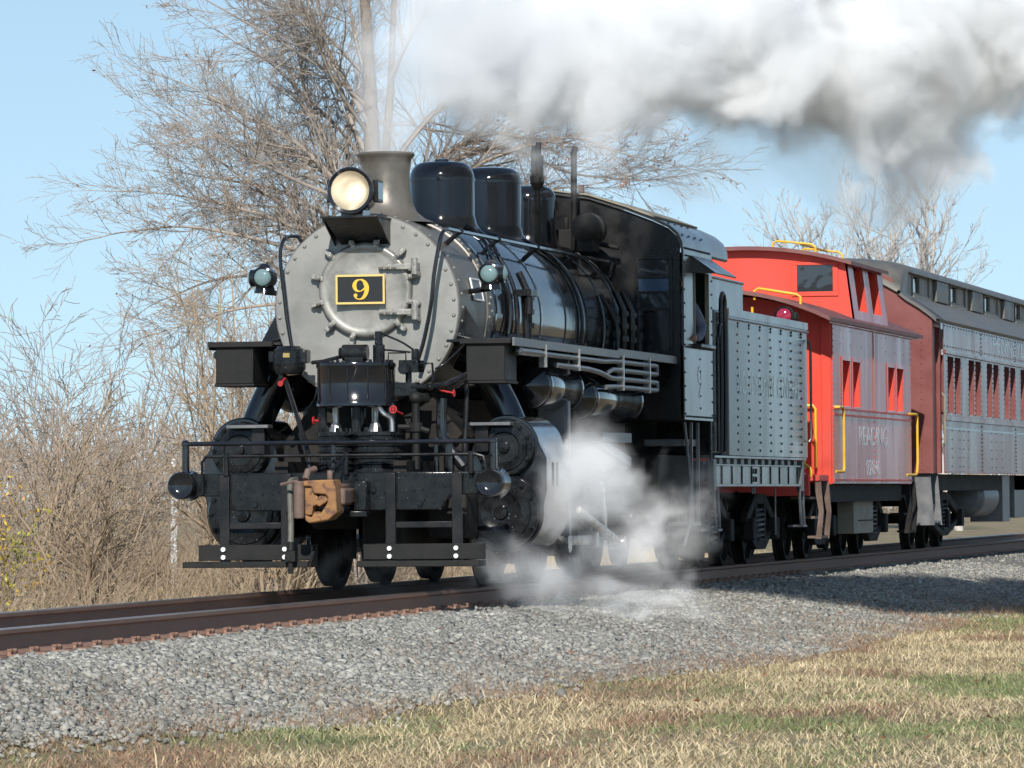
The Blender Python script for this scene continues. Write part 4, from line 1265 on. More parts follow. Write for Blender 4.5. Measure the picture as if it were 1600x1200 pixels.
def wall_openings(m, x0, x1, y0, y1, z0, z1, holes):
    """side sheet between y0..y1, z0..z1 with rectangular holes [(ya, yb, za, zb)] that share the same za, zb per row"""
    hs = sorted(holes)
    za, zb = hs[0][2], hs[0][3]
    m.box(x0, x1, y0, y1, z0, za).box(x0, x1, y0, y1, zb, z1)
    cur = y0
    for (a, b, _, _) in hs:
        m.box(x0, x1, cur, a, za, zb)
        cur = b
    m.box(x0, x1, cur, y1, za, zb)
    return m

def arch_pts(half, z_edge, z_top, n=14):
    P = []
    for k in range(n + 1):
        u = -1 + 2 * k / n
        P.append((u * half, z_edge + (z_top - z_edge) * (1 - abs(u) ** 2.1)))
    return P
def arch_shell(prof, t, a, b):
    m = MB()
    n = len(prof)
    inner = [(x, z - t) for x, z in prof]
    v = [(x, a, z) for x, z in prof] + [(x, b, z) for x, z in prof] + [(x, a, z) for x, z in inner] + [(x, b, z) for x, z in inner]
    f = []
    for i in range(n - 1):
        f += [(i, i + 1, n + i + 1, n + i), (2 * n + i, 3 * n + i, 3 * n + i + 1, 2 * n + i + 1), (i, 2 * n + i, 2 * n + i + 1, i + 1), (n + i, n + i + 1, 3 * n + i + 1, 3 * n + i)]
    f += [(0, n, 3 * n, 2 * n), (n - 1, 3 * n - 1, 4 * n - 1, 2 * n - 1)]
    return m.add(v, f)

def caboose():
    T = thing('caboose', 'bright red caboose with cupola and yellow grab irons', 'caboose', (0, 24.4, 0))
    Y0, Y1, W = 20.62, 28.15, 1.48
    ZB, ZT = 0.95, 2.99
    holes = [(21.42, 22.10, 1.925, 2.50), (22.36, 23.04, 1.925, 2.50), (25.72, 26.40, 1.925, 2.50), (26.62, 27.30, 1.925, 2.50)]
    for sx in (1, -1):
        m = MB()
        x0, x1 = sorted((sx * (W - 0.012), sx * W))
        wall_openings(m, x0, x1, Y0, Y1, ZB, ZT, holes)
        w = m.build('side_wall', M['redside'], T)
        for (a, b, za, zb) in holes:
            # deep painted reveal, pane set back
            m = MB()
            d0, d1 = sorted((sx * (W - 0.10), sx * (W - 0.0125)))
            m.box(d0, d1, a - 0.02, a, za - 0.02, zb + 0.02).box(d0, d1, b, b + 0.02, za - 0.02, zb + 0.02).box(d0, d1, a, b, za - 0.02, za).box(d0, d1, a, b, zb, zb + 0.02)
            wi = m.build('window', M['red'], w)
            p0, p1 = sorted((sx * (W - 0.10), sx * (W - 0.092)))
            MB().box(p0, p1, a, b, za, zb).build('pane', M['glass'], wi)
            m = MB()
            q0, q1 = sorted((sx * (W - 0.09), sx * (W - 0.07)))
            m.box(q0, q1, a, a + 0.05, za, zb).box(q0, q1, b - 0.05, b, za, zb).box(q0, q1, a + 0.05, b - 0.05, za, za + 0.05).box(q0, q1, a + 0.05, b - 0.05, zb - 0.05, zb)
            m.build('sash', M['red'], wi)
            # raised trim round the opening
            m = MB()
            t0, t1 = sorted((sx * (W + 0.001), sx * (W + 0.012)))
            m.box(t0, t1, a - 0.05, a, za - 0.05, zb + 0.05).box(t0, t1, b, b + 0.05, za - 0.05, zb + 0.05).box(t0, t1, a, b, zb, zb + 0.05).box(t0, t1, a, b, za - 0.05, za)
            m.build('trim', M['redside'], wi)
        m = MB()
        for z in (1.80, 1.873):
            m.box(min(sx * W, sx * (W + 0.014)), max(sx * W, sx * (W + 0.014)), Y0, Y1, z, z + 0.022)
        m.box(min(sx * W, sx * (W + 0.012)), max(sx * W, sx * (W + 0.012)), Y0, Y1, ZB + 0.03, ZB + 0.055)
        m.build('belt_rail', M['redtrim'], w)
        m = MB()
        n = (sx, 0, 0)
        for y in (Y0 + 0.04, 24.38, 24.44, Y1 - 0.04):
            for z in np.arange(1.0, 2.98, 0.075):
                m.rivet((sx * W, y, z), n, 0.012, 0.009)
        for y in (21.3, 22.2, 23.2, 25.6, 26.5, 27.4):
            for z in np.arange(1.98, 2.95, 0.18):
                m.rivet((sx * W, y, z), n, 0.010, 0.007)
        m.build('rivets', M['redtrim'], w, kind='stuff')
        MB().box(min(sx * W, sx * (W + 0.01)), max(sx * W, sx * (W + 0.01)), 24.33, 24.49, 1.9, 2.95).build('seam_strip', M['redside'], w)
        if sx > 0:
            text_part('lettering', 'READING', M['white'], w, (W + 0.002, 22.95, 1.44), 0.25, 2.7)
            text_part('car_number', '92846', M['white'], w, (W + 0.002, 23.6, 1.06), 0.20, 1.3)
        # yellow grab irons at the corners
        for (ya, yb) in ((Y0 + 0.06, Y0 + 0.50), (Y1 - 0.50, Y1 + 0.18)):
            o = W + 0.06
            if ya < 24:
                pts = [(sx * W, ya, 1.90), (sx * o, ya, 1.90), (sx * o, ya + 0.40, 1.90), (sx * o, yb, 1.86), (sx * o, yb, 1.25), (sx * o, yb, 1.16), (sx * o, yb - 0.04, 1.10), (sx * W, ya + 0.1, 1.10)]
            else:
                pts = [(sx * W, yb - 0.5, 1.90), (sx * o, yb - 0.4, 1.90), (sx * o, yb - 0.05, 1.90), (sx * o, yb, 1.86), (sx * o, yb, 1.25), (sx * o, yb - 0.08, 1.10), (sx * o, yb - 0.2, 1.07), (sx * W, yb - 0.7, 1.07)]
            MB().tube(pts, 0.018, 8).build('grab_iron', M['yellow'], T)
    # end walls
    for (y, d) in ((Y0, -1), (Y1, 1)):
        pf = arch_pts(W - 0.013, ZT, 3.30)
        poly = pf + [(W - 0.013, ZB), (-W + 0.013, ZB)]
        a, b = sorted((y, y - d * 0.02))
        ew = MB().prism(poly, 'y', a, b).build('end_wall', M['red'], T)
        m = MB()
        for x in (-1.12, -0.45, 0.45, 1.12):
            for z in np.arange(1.0, 2.9, 0.075):
                m.rivet((x, y, z), (0, d, 0), 0.012, 0.009)
        m.build('rivets', M['white'], ew, kind='stuff')
        m = MB().box(-0.38, 0.38, min(y, y + d * 0.03), max(y, y + d * 0.03), 0.97, 2.85)
        m.build('end_door', M['red'], ew, bevel=0.006)
        m = MB()
        m.box(W - 0.14, W - 0.02, min(y, y + d * 0.035), max(y, y + d * 0.035), ZB - 0.01, 3.0).box(-W + 0.02, -W + 0.14, min(y, y + d * 0.035), max(y, y + d * 0.035), ZB - 0.01, 3.0)
        m.build('corner_post', M['red'], ew, bevel=0.006)
        for x in (-1.0, 1.0):
            q = y + d * 0.09
            pts = [(x, y, 1.92), (x, q, 1.92), (x * 1.24, q, 1.92), (x * 1.27, q, 1.88), (x * 1.27, q, 1.15)]
            MB().tube(pts, 0.018, 8).build('grab_iron', M['yellow'], T)
            MB().tube([(x * 1.08, q, 2.42), (x * 1.08, q, 2.75)], 0.017, 8).cyl((x * 1.08, q, 2.40), (x * 1.08, q, 2.44), 0.028, n=8).build('grab_iron', M['yellow'], T)
        # platform, railing, ladder, steps
        yo = y + d * 0.80
        m = MB().box(-1.42, 1.42, min(y, yo), max(y, yo), 0.98, 1.06).box(-1.30, 1.30, min(yo, yo + d * 0.1), max(yo, yo + d * 0.1), 0.80, 1.06)
        m.build('platform', M['redtrim'] if d < 0 else M['sooty'], T, bevel=0.01)
        m = MB().tube(spline([(1.08, yo, 1.06), (1.08, yo, 1.80), (1.04, yo, 1.90), (0.5, yo, 1.90), (-1.04, yo, 1.90), (-1.08, yo, 1.80), (-1.08, yo, 1.06)], 3), 0.02, 8)
        m.tube(spline([(1.16, yo - d * 0.05, 1.90), (1.22, yo, 1.5), (1.22, yo, 1.22), (1.30, yo, 1.14), (1.30, yo, 1.04), (1.16, yo, 1.0)], 4), 0.02, 8)
        m.build('end_railing', M['yellow'], T)
        m = MB()
        for x in (0.60, 0.98):
            m.tube([(x, yo - d * 0.02, 1.06), (x, yo - d * 0.02, 3.0), (x, yo - d * 0.02, 3.13)], 0.017, 8)
        for z in np.arange(1.4, 3.0, 0.32):
            m.tube([(0.60, yo - d * 0.02, z), (0.98, yo - d * 0.02, z)], 0.012, 6)
        m.build('roof_ladder', M['yellow'], T)
        m = MB()
        for sx in (1, -1):
            for k in range(3):
                x0, x1 = sorted((sx * (1.05 + 0.10 * k), sx * (1.28 + 0.07 * k)))
                m.box(x0, x1, min(y + d * 0.12, yo - d * 0.05), max(y + d * 0.12, yo - d * 0.05), 0.76 - 0.24 * k, 0.79 - 0.24 * k)
            for q in (y + d * 0.10, yo - d * 0.04):
                m.prism([(sx * 1.34, 0.98), (sx * 1.43, 0.98), (sx * 1.46, 0.60), (sx * 1.43, 0.27), (sx * 1.36, 0.27), (sx * 1.40, 0.60)], 'y', q - 0.012, q + 0.012)
        m.build('end_steps', M['rustbrown'] if d < 0 else M['sooty'], T)
    # roof
    rf = arch_shell(arch_pts(1.56, 3.0, 3.37, 18), 0.05, Y0 - 0.78, Y1 + 0.78).build('roof', M['roofred'], T)
    for y in (Y0 - 0.72,):
        MB().tube([(0.62, y, 3.22), (0.62, y, 3.33), (0.67, y, 3.36), (1.14, y, 3.28), (1.19, y, 3.25), (1.19, y, 3.10)], 0.017, 8).build('roof_grab', M['yellow'], T)
    m = MB()
    for sx in (1, -1):
        m.box(min(sx * 1.49, sx * 1.52), max(sx * 1.49, sx * 1.52), Y0 - 0.5, Y1 + 0.5, 2.93, 3.01)
    m.build('eave_board', M['redside'], rf)
    # cupola
    C0, C1 = 22.95, 26.25
    ZC0, ZC1 = 3.02, 3.80
    def lean(z): return 1.44 - (z - ZC0) / (ZC1 - ZC0) * 0.10
    cup = thing_part('cupola', T, (0, 0, 0))
    for (y, d) in ((C0, -1), (C1, 1)):
        top = arch_pts(1.34, ZC1, 3.97)
        outer = top + [(1.44, ZC0), (-1.44, ZC0)]
        a, b = sorted((y, y - d * 0.03))
        ew = MB().prism(outer, 'y', a, b).build('end_wall', M['red'], cup)
        for sx in (1, -1):
            xa, xb = sorted((sx * 0.70, sx * 1.16))
            m = MB()
            f0, f1 = sorted((y + d * 0.001, y + d * 0.022))
            m.box(xa - 0.07, xb + 0.07, f0, f1, 3.36, 3.42).box(xa - 0.07, xb + 0.07, f0, f1, 3.76, 3.80).box(xa - 0.07, xa, f0, f1, 3.42, 3.76).box(xb, xb + 0.07, f0, f1, 3.42, 3.76)
            fr = m.build('window', M['red'], ew, bevel=0.004)
            MB().box(xa, xb, min(y + d * 0.001, y + d * 0.007), max(y + d * 0.001, y + d * 0.007), 3.42, 3.76).build('pane', M['glass'], fr)
    for sx in (1, -1):
        zw0, zw1 = 3.18, 3.74
        ys = [C0, 23.45, 24.35, 24.85, 25.75, C1]
        m = MB()
        def quad(ya, yb, za, zb):
            v = []
            for (xx) in (0.0, 0.025):
                for (y, z) in ((ya, za), (yb, za), (yb, zb), (ya, zb)):
                    v.append((sx * (lean(z) - xx), y, z))
            m.add(v, [(0, 1, 2, 3), (7, 6, 5, 4), (0, 4, 5, 1), (1, 5, 6, 2), (2, 6, 7, 3), (3, 7, 4, 0)])
        quad(C0, C1, ZC0, zw0); quad(C0, C1, zw1, ZC1)
        for (a, b) in ((0, 1), (2, 3), (4, 5)):
            quad(ys[a], ys[b], zw0, zw1)
        sw = m.build('side_wall', M['redside'], cup)
        for (a, b) in ((1, 2), (3, 4)):
            m = MB()
            for (p, q) in ((ys[a] - 0.001, ys[a] + 0.02), (ys[b] - 0.02, ys[b] + 0.001)):
                v = []
                for xx in (0.026, 0.14):
                    for (y, z) in ((p, zw0), (q, zw0), (q, zw1), (p, zw1)):
                        v.append((sx * (lean(z) - xx), y, z))
                m.add(v, [(0, 1, 2, 3), (7, 6, 5, 4), (0, 4, 5, 1), (1, 5, 6, 2), (2, 6, 7, 3), (3, 7, 4, 0)])
            wi = m.build('window', M['red'], sw)
            MB().add([(sx * (lean(zw0) - 0.13), ys[a] + 0.02, zw0), (sx * (lean(zw0) - 0.13), ys[b] - 0.02, zw0), (sx * (lean(zw1) - 0.13), ys[b] - 0.02, zw1), (sx * (lean(zw1) - 0.13), ys[a] + 0.02, zw1)], [(0, 1, 2, 3)]).build('pane', M['glass'], wi)
    arch_shell(arch_pts(1.42, 3.80, 4.01, 16), 0.05, C0 - 0.16, C1 + 0.16).build('cupola_roof', M['roofred'], cup)
    for y in (C0 + 0.25, C1 - 0.6):
        MB().tube([(0.35, y, 3.96), (0.35, y, 4.06), (0.40, y, 4.09), (0.85, y + 0.0, 4.04), (0.90, y, 4.0), (0.90, y, 3.90)], 0.015, 8).build('roof_grab', M['yellow'], cup)
    m = MB()
    for x in (0.7,):
        m.tube([(x, C0 + 0.25, 4.05), (x, C1 - 0.6, 4.05)], 0.015, 6)
    m.build('roof_grab', M['yellow'], cup)
    # under the floor
    MB().box(-1.35, 1.35, Y0 + 0.1, Y1 - 0.1, 0.72, 0.94).build('underframe', M['sooty'], T)
    m = MB().box(1.02, 1.24, 24.1, 25.95, 0.30, 0.94)
    bx = m.build('equipment_box', M['khaki'], T, bevel=0.008)
    m = MB()
    for y in (24.15, 24.75, 25.3, 25.85):
        m.box(1.241, 1.252, y - 0.012, y + 0.012, 0.78, 0.94)
    m.tube([(1.25, 24.5, 0.47), (1.26, 25.95, 0.47)], 0.008, 5)
    m.build('strap', M['sooty'], bx)
    car_truck(T, 21.9, 1.65, mat=M['sooty'])
    car_truck(T, 26.9, 1.65, mat=M['sooty'])
    MB().box(-0.12, 0.12, 19.6, 20.0, 0.75, 1.0).box(-0.12, 0.12, 28.9, 29.8, 0.75, 1.0).build('coupler', M['rustbrown'], T, bevel=0.02)
    return T
CABOOSE = caboose()

def coach():
    T = thing('passenger_coach', 'dark red passenger coach with grey clerestory roof behind the caboose', 'passenger coach', (0, 40.0, 0))
    Y0, YV, Y1, W = 30.70, 31.72, 54.0, 1.50
    ZB, ZT = 1.10, 3.30
    pairs = []
    y = 32.15
    while y < 52.5:
        pairs += [(y, y + 0.70, 1.97, 2.79), (y + 0.86, y + 1.56, 1.97, 2.79)]
        y += 2.36 if y > 32.2 else 2.56
    for sx in (1, -1):
        x0, x1 = sorted((sx * (W - 0.015), sx * W))
        m = MB()
        wall_openings(m, x0, x1, YV, Y1, ZB, ZT, pairs)
        w = m.build('side_wall', M['coachside'], T)
        for (a, b, za, zb) in pairs:
            d0, d1 = sorted((sx * (W - 0.11), sx * (W - 0.0155)))
            m = MB().box(d0, d1, a - 0.02, a, za - 0.02, zb + 0.02).box(d0, d1, b, b + 0.02, za - 0.02, zb + 0.02).box(d0, d1, a, b, za - 0.02, za).box(d0, d1, a, b, zb, zb + 0.02)
            wi = m.build('window', M['tuscan'], w)
            p0, p1 = sorted((sx * (W - 0.11), sx * (W - 0.10)))
            MB().box(p0, p1, a, b, za, zb).build('pane', M['glass'], wi)
            q0, q1 = sorted((sx * (W - 0.099), sx * (W - 0.075)))
            MB().box(q0, q1, a, a + 0.06, za, zb).box(q0, q1, b - 0.06, b, za, zb).box(q0, q1, a + 0.06, b - 0.06, za, za + 0.12).box(q0, q1, a + 0.06, b - 0.06, zb - 0.08, zb).build('sash', M['tuscan'], wi)
        m = MB()
        o0, o1 = sorted((sx * W, sx * (W + 0.03)))
        m.box(o0, o1, YV, Y1, 2.815, 2.875).box(o0, o1, YV, Y1, 1.855, 1.93)
        o0, o1 = sorted((sx * W, sx * (W + 0.012)))
        m.box(o0, o1, YV, Y1, ZB, ZB + 0.03)
        m.build('belt_rail', M['coachside'], w, bevel=0.006)
        if sx > 0:
            MB().box(W + 0.0005, W + 0.003, YV, Y1, 1.735, 1.765).box(W + 0.0305, W + 0.033, YV, Y1, 2.862, 2.874).build('stripe', M['letter'], w)
            text_part('lettering', 'PENNSYLVANIA', M['letter'], w, (W + 0.002, 37.9, 2.98), 0.24, 7.6)
        m = MB()
        n = (sx, 0, 0)
        for yy in np.arange(YV + 0.1, 48, 0.33):
            for z in (2.93, 3.22):
                m.rivet((sx * W, yy, z), n, 0.014, 0.010)
        for yy in (36.3, 40.95, 45.6):
            for z in np.arange(1.15, 1.85, 0.06):
                m.rivet((sx * W, yy, z), n, 0.018, 0.012)
            for z in np.arange(2.9, 3.28, 0.06):
                m.rivet((sx * W, yy, z), n, 0.016, 0.012)
        for yy in (32.6, 33.5, 34.0, 34.6, 37.6, 38.2, 39.0):
            for z in np.arange(1.2, 1.75, 0.13):
                m.rivet((sx * W, yy, z), n, 0.012, 0.009)
        for (a, b, za, zb) in pairs:
            for z in np.arange(za, zb, 0.075):
                m.rivet((sx * W, a - 0.05, z), n, 0.011, 0.008)
                m.rivet((sx * W, b + 0.05, z), n, 0.011, 0.008)
        m.build('rivets', M['sooty'], w, kind='stuff')
    # vestibule: end wall, doorway recess, corner posts
    pf = [(-1.46, 3.30), (-1.38, 3.42), (-1.2, 3.55), (-0.95, 3.68), (-0.9, 3.9), (-0.6, 4.02), (0, 4.06), (0.6, 4.02), (0.9, 3.9), (0.95, 3.68), (1.2, 3.55), (1.38, 3.42), (1.46, 3.30)]
    ew = MB().prism([(x, z - 0.03) for x, z in pf] + [(1.46, 1.10), (-1.46, 1.10)], 'y', Y0, Y0 + 0.03).build('end_wall', M['tuscan'], T)
    m = MB()
    for x in (-1.3, -0.75, 0.75, 1.02, 1.30):
        for z in np.arange(1.15, 3.25, 0.10):
            m.rivet((x, Y0, z), (0, -1, 0), 0.013, 0.009)
    m.build('rivets', M['tuscan'], ew, kind='stuff')
    # dark diaphragm frame round the gangway door
    pts = [(-0.62, 1.1), (-0.62, 2.75), (-0.5, 2.95), (0.5, 2.95), (0.62, 2.75), (0.62, 1.1)]
    m = MB()
    for i in range(len(pts) - 1):
        a, b = Vector((pts[i][0], 0, pts[i][1])), Vector((pts[i + 1][0], 0, pts[i + 1][1]))
        d = (b - a).normalized()
        nn = Vector((-d.z, 0, d.x))
        q = [a - nn * 0.0 - d * 0.02, b + d * 0.02, b + nn * 0.22, a + nn * 0.22]
        m.prism([(p.x, p.z) for p in q], 'y', Y0 - 0.42 - 0.003 * i, Y0 - 0.002)
    m.build('diaphragm', M['matte'], ew, bevel=0.01)
    for sx in (1, -1):
        x0, x1 = sorted((sx * 1.44, sx * 1.46))
        m = MB().box(x0, x1, Y0 + 0.031, Y0 + 0.16, 1.10, 3.28)
        x0, x1 = sorted((sx * 1.38, sx * 1.40))
        m.box(x0, x1, Y0 + 0.16, YV - 0.001, 1.10, 3.28)
        x0, x1 = sorted((sx * 1.40, sx * 1.46))
        m.box(x0, x1, YV - 0.14, YV - 0.002, 1.10, 3.28).box(x0, x1, Y0 + 0.16, YV - 0.14, 3.18, 3.28)
        m.build('vestibule_door', M['tuscan'], T, bevel=0.004)
        MB().tube([(sx * 1.47, YV - 0.04, 1.5), (sx * 1.51, YV - 0.04, 1.55), (sx * 1.51, YV - 0.04, 2.2), (sx * 1.47, YV - 0.04, 2.25)], 0.014, 6).build('hand_rail', M['khaki'], T)
        # steps
        m = MB()
        for q in (Y0 + 0.10, YV - 0.06):
            m.prism([(sx * 0.95, 1.10), (sx * 1.40, 1.10), (sx * 1.46, 0.36), (sx * 1.12, 0.36)], 'y', q - 0.012, q + 0.012)
        for k in range(3):
            x0, x1 = sorted((sx * (1.0 + 0.09 * k), sx * (1.28 + 0.08 * k)))
            m.box(x0, x1, Y0 + 0.113, YV - 0.073, 0.86 - 0.235 * k, 0.89 - 0.235 * k)
        m.build('steps', M['edge'], T, bevel=0.004)
    # roof: lower deck, clerestory, upper deck
    low = [(0.94, 3.68), (1.10, 3.60), (1.28, 3.49), (1.42, 3.385), (1.53, 3.29)]
    rf = thing_part('roof', T, (0, 0, 0))
    for sx in (1, -1):
        m = MB()
        P = [(sx * x, z) for x, z in low]
        Q = [(sx * x * 0.985, z - 0.04) for x, z in low]
        poly = P + Q[::-1]
        m.prism(poly if sx < 0 else poly[::-1], 'y', Y0 + 0.35, Y1)
        m.build('lower_deck', M['coachroof'], rf, smooth=60)
        m = MB()
        x0, x1 = sorted((sx * 0.90, sx * 0.935))
        wy = [(q, q + 1.9) for q in np.arange(32.6, 52, 4.5)]
        wall_openings(m, x0, x1, Y0 + 0.9, Y1, 3.62, 4.06, [(a, b, 3.74, 3.98) for a, b in wy])
        cl = m.build('clerestory_wall', M['clere'], rf)
        for i, (a, b) in enumerate(wy):
            g0, g1 = sorted((sx * 0.885, sx * 0.892))
            fr = MB().box(*sorted((sx * 0.936, sx * 0.955)), a - 0.05, a, 3.70, 4.02).box(*sorted((sx * 0.936, sx * 0.955)), b, b + 0.05, 3.70, 4.02).box(*sorted((sx * 0.936, sx * 0.97)), a - 0.05, b + 0.05, 3.66, 3.70).build('window', M['clere'], cl)
            MB().box(g0, g1, a, b, 3.72, 4.0).build('pane', M['glass'], fr)
            MB().box(*sorted((sx * 0.895, sx * 0.925)), a + 0.95, b - 0.005, 3.745, 3.975).build('vent_panel', M['clere'], fr)
        m = MB()
        for a, b in wy:
            m.box(*sorted((sx * 0.936, sx * 1.0)), b + 0.55, b + 1.9, 3.67, 3.99)
        m.build('vent_cowl', M['coachroof'], cl, bevel=0.01)
    up = [(-1.02, 4.03), (-0.99, 4.085), (-0.8, 4.14), (-0.4, 4.19), (0, 4.205), (0.4, 4.19), (0.8, 4.14), (0.99, 4.085), (1.02, 4.03)]
    arch_shell(up, 0.04, Y0 + 0.85, Y1).build('upper_deck', M['coachroof'], rf, smooth=60)
    # curved hood where the upper deck comes down to the vestibule end
    rows = []
    for k in range(9):
        u = k / 8
        y = Y0 - 0.06 + 0.93 * u
        drop = (1 - u) ** 2.0
        row = []
        for x, z in [(-1.53, 3.29), (-1.42, 3.385), (-1.28, 3.49), (-1.10, 3.60), (-0.98, 3.70)] + [(x_, z_) for x_, z_ in up] + [(0.98, 3.70), (1.10, 3.60), (1.28, 3.49), (1.42, 3.385), (1.53, 3.29)]:
            e = 3.29 + 0.30 * (1 - abs(x) / 1.53) ** 0.8 + 0.50 * (1 - (abs(x) / 1.53) ** 2)
            row.append((x, y, z * (1 - drop) + min(z, e) * drop))
        rows.append(row)
    m = MB()
    n = len(rows[0])
    v = [q for r in rows for q in r] + [(x, y, z - 0.05) for r in rows for (x, y, z) in r]
    f = []
    o = len(rows) * n
    for i in range(len(rows) - 1):
        for k in range(n - 1):
            a = i * n + k
            f.append((a, a + 1, a + n + 1, a + n))
            f.append((o + a, o + a + n, o + a + n + 1, o + a + 1))
    for k in range(n - 1):
        f.append((k, o + k, o + k + 1, k + 1))
    m.add(v, f)
    m.build('roof_hood', M['coachroof'], rf, smooth=60)
    # below the floor
    MB().box(-1.3, 1.3, Y0 + 0.2, Y1, 0.85, 1.09).build('underframe', M['sooty'], T)
    MB().lathe([(0, 38.2), (0.2, 38.22), (0.30, 38.32), (0.31, 38.4), (0.31, 40.2), (0.0, 40.35)], (1.0, 0, 0.74), 'y', 28).build('air_tank', M['edge'], T)
    m = MB().box(0.8, 1.32, 40.6, 41.6, 0.35, 1.09).box(0.8, 1.30, 42.5, 44.0, 0.4, 1.09)
    m.build('battery_box', M['edge'], T, bevel=0.01)
    car_truck(T, 34.9, 1.7, axles=3, r=0.44, sx_out=1.10)
    MB().box(-0.12, 0.12, 29.6, 30.9, 0.75, 1.0).build('coupler', M['rustbrown'], T, bevel=0.02)
    m = MB().tube(spline([(-0.5, 30.7, 0.95), (-0.45, 30.3, 0.7), (-0.4, 29.9, 0.5), (-0.4, 29.5, 0.7)], 5), 0.03, 8)
    m.build('air_hose', M['hose'], T)
    return T
COACH = coach()

# ------------------------------------------------------------------ engineer leaning in the cab window
def engineer():
    T = thing('person', 'person in blue denim shirt leaning forward inside the cab window', 'person', (1.16, 10.78, 2.24))
    def skin_body(name, verts, edges, mat, root=0):
        me = bpy.data.meshes.new(name)
        me.from_pydata([v[:3] for v in verts], edges, [])
        me.materials.append(mat)
        o = bpy.data.objects.new(name, me)
        COL.objects.link(o)
        o.parent = T
        md = o.modifiers.new('skin', 'SKIN')
        md.use_smooth_shade = True
        if me.skin_vertices:
            for i, sv in enumerate(me.skin_vertices[0].data):
                sv.radius = verts[i][3]
                sv.use_root = (i == root)
        s2 = o.modifiers.new('subsurf', 'SUBSURF')
        s2.levels = s2.render_levels = 2
        return o
    V = [(0, 0, 0.10, (0.17, 0.15)), (0.02, -0.08, 0.30, (0.17, 0.15)), (0.06, -0.20, 0.52, (0.19, 0.15)), (0.08, -0.30, 0.66, (0.13, 0.11)), (0.08, -0.36, 0.74, (0.065, 0.065)),
         (0.27, -0.30, 0.58, (0.085, 0.085)), (0.36, -0.22, 0.36, (0.07, 0.07)), (0.36, -0.44, 0.26, (0.055, 0.055)), (0.35, -0.58, 0.25, (0.042, 0.042)),
         (-0.12, -0.30, 0.58, (0.085, 0.085)), (-0.2, -0.42, 0.36, (0.07, 0.07)), (-0.15, -0.66, 0.34, (0.05, 0.05)),
         (0.10, -0.30, 0.02, (0.10, 0.10)), (0.10, -0.46, 0.0, (0.09, 0.09)), (0.10, -0.50, -0.42, (0.06, 0.06)), (-0.10, -0.30, 0.02, (0.10, 0.10)), (-0.10, -0.46, 0.0, (0.09, 0.09)), (-0.10, -0.50, -0.42, (0.06, 0.06))]
    Ed = [(0, 1), (1, 2), (2, 3), (3, 4), (3, 5), (5, 6), (6, 7), (7, 8), (3, 9), (9, 10), (10, 11), (0, 12), (12, 13), (13, 14), (0, 15), (15, 16), (16, 17)]
    skin_body('body', V, Ed, M['denim'])
    hv = [(0.35, -0.58, 0.25, (0.03, 0.042)), (0.35, -0.66, 0.245, (0.022, 0.045))]
    he = [(0, 1)]
    for i, (dx, ln) in enumerate(((-0.035, 0.075), (-0.012, 0.085), (0.012, 0.08), (0.034, 0.06))):
        b = len(hv)
        hv += [(0.35 + dx, -0.675 - ln * 0.5, 0.242, (0.010, 0.010)), (0.35 + dx, -0.675 - ln, 0.222, (0.009, 0.009))]
        he += [(1, b), (b, b + 1)]
    b = len(hv)
    hv += [(0.30, -0.64, 0.24, (0.012, 0.012)), (0.285, -0.68, 0.232, (0.010, 0.010))]
    he += [(0, b), (b, b + 1)]
    skin_body('hand', hv, he, M['skin'])
    hx, hy, hz = 1.24, 10.36, 3.08
    m = MB().ball((hx, hy, hz), 0.105, 16, (0.86, 1.0, 1.22))
    m.ball((hx, hy - 0.108, hz - 0.015), 0.022, 8, (0.8, 1.0, 1.2)).ball((hx + 0.095, hy + 0.01, hz - 0.01), 0.03, 8, (0.4, 0.8, 1.1)).ball((hx - 0.095, hy + 0.01, hz - 0.01), 0.03, 8, (0.4, 0.8, 1.1))
    m.ball((hx, hy - 0.09, hz - 0.075), 0.028, 8, (1.1, 0.6, 0.35))
    hd = m.build('head', M['skin'], T, smooth=80)
    for sx in (-1, 1):
        MB().ball((hx + sx * 0.035, hy - 0.097, hz + 0.015), 0.013, 8).build('eye', M['plateblack'], hd)
    m = MB().ball((hx, hy + 0.015, hz + 0.055), 0.112, 16, (0.9, 1.02, 0.82)).prism(rounded_rect(hx - 0.07, hx + 0.07, hy - 0.20, hy - 0.05, 0.05), 'z', hz + 0.055, hz + 0.065)
    m.build('cap', M['cap'], hd, smooth=60)
engineer()

# ------------------------------------------------------------------ terrain
def np_mesh(name, V, F, mat, parent=None, smooth=False, kind=None):
    """V (n,3) float array, F (m,k) int array with k = 3 or 4"""
    me = bpy.data.meshes.new(name)
    V = np.asarray(V, np.float32)
    F = np.asarray(F, np.int32)
    k = F.shape[1]
    me.vertices.add(len(V))
    me.vertices.foreach_set('co', V.reshape(-1))
    me.loops.add(F.size)
    me.loops.foreach_set('vertex_index', F.reshape(-1))
    me.polygons.add(len(F))
    me.polygons.foreach_set('loop_start', np.arange(len(F), dtype=np.int32) * k)
    me.polygons.foreach_set('loop_total', np.full(len(F), k, np.int32))
    if smooth:
        me.polygons.foreach_set('use_smooth', np.ones(len(F), bool))
    me.update(calc_edges=True)
    me.validate()
    me.materials.append(mat)
    o = bpy.data.objects.new(name, me)
    COL.objects.link(o)
    if parent is not None:
        o.parent = parent
    if kind:
        o['kind'] = kind
    return o

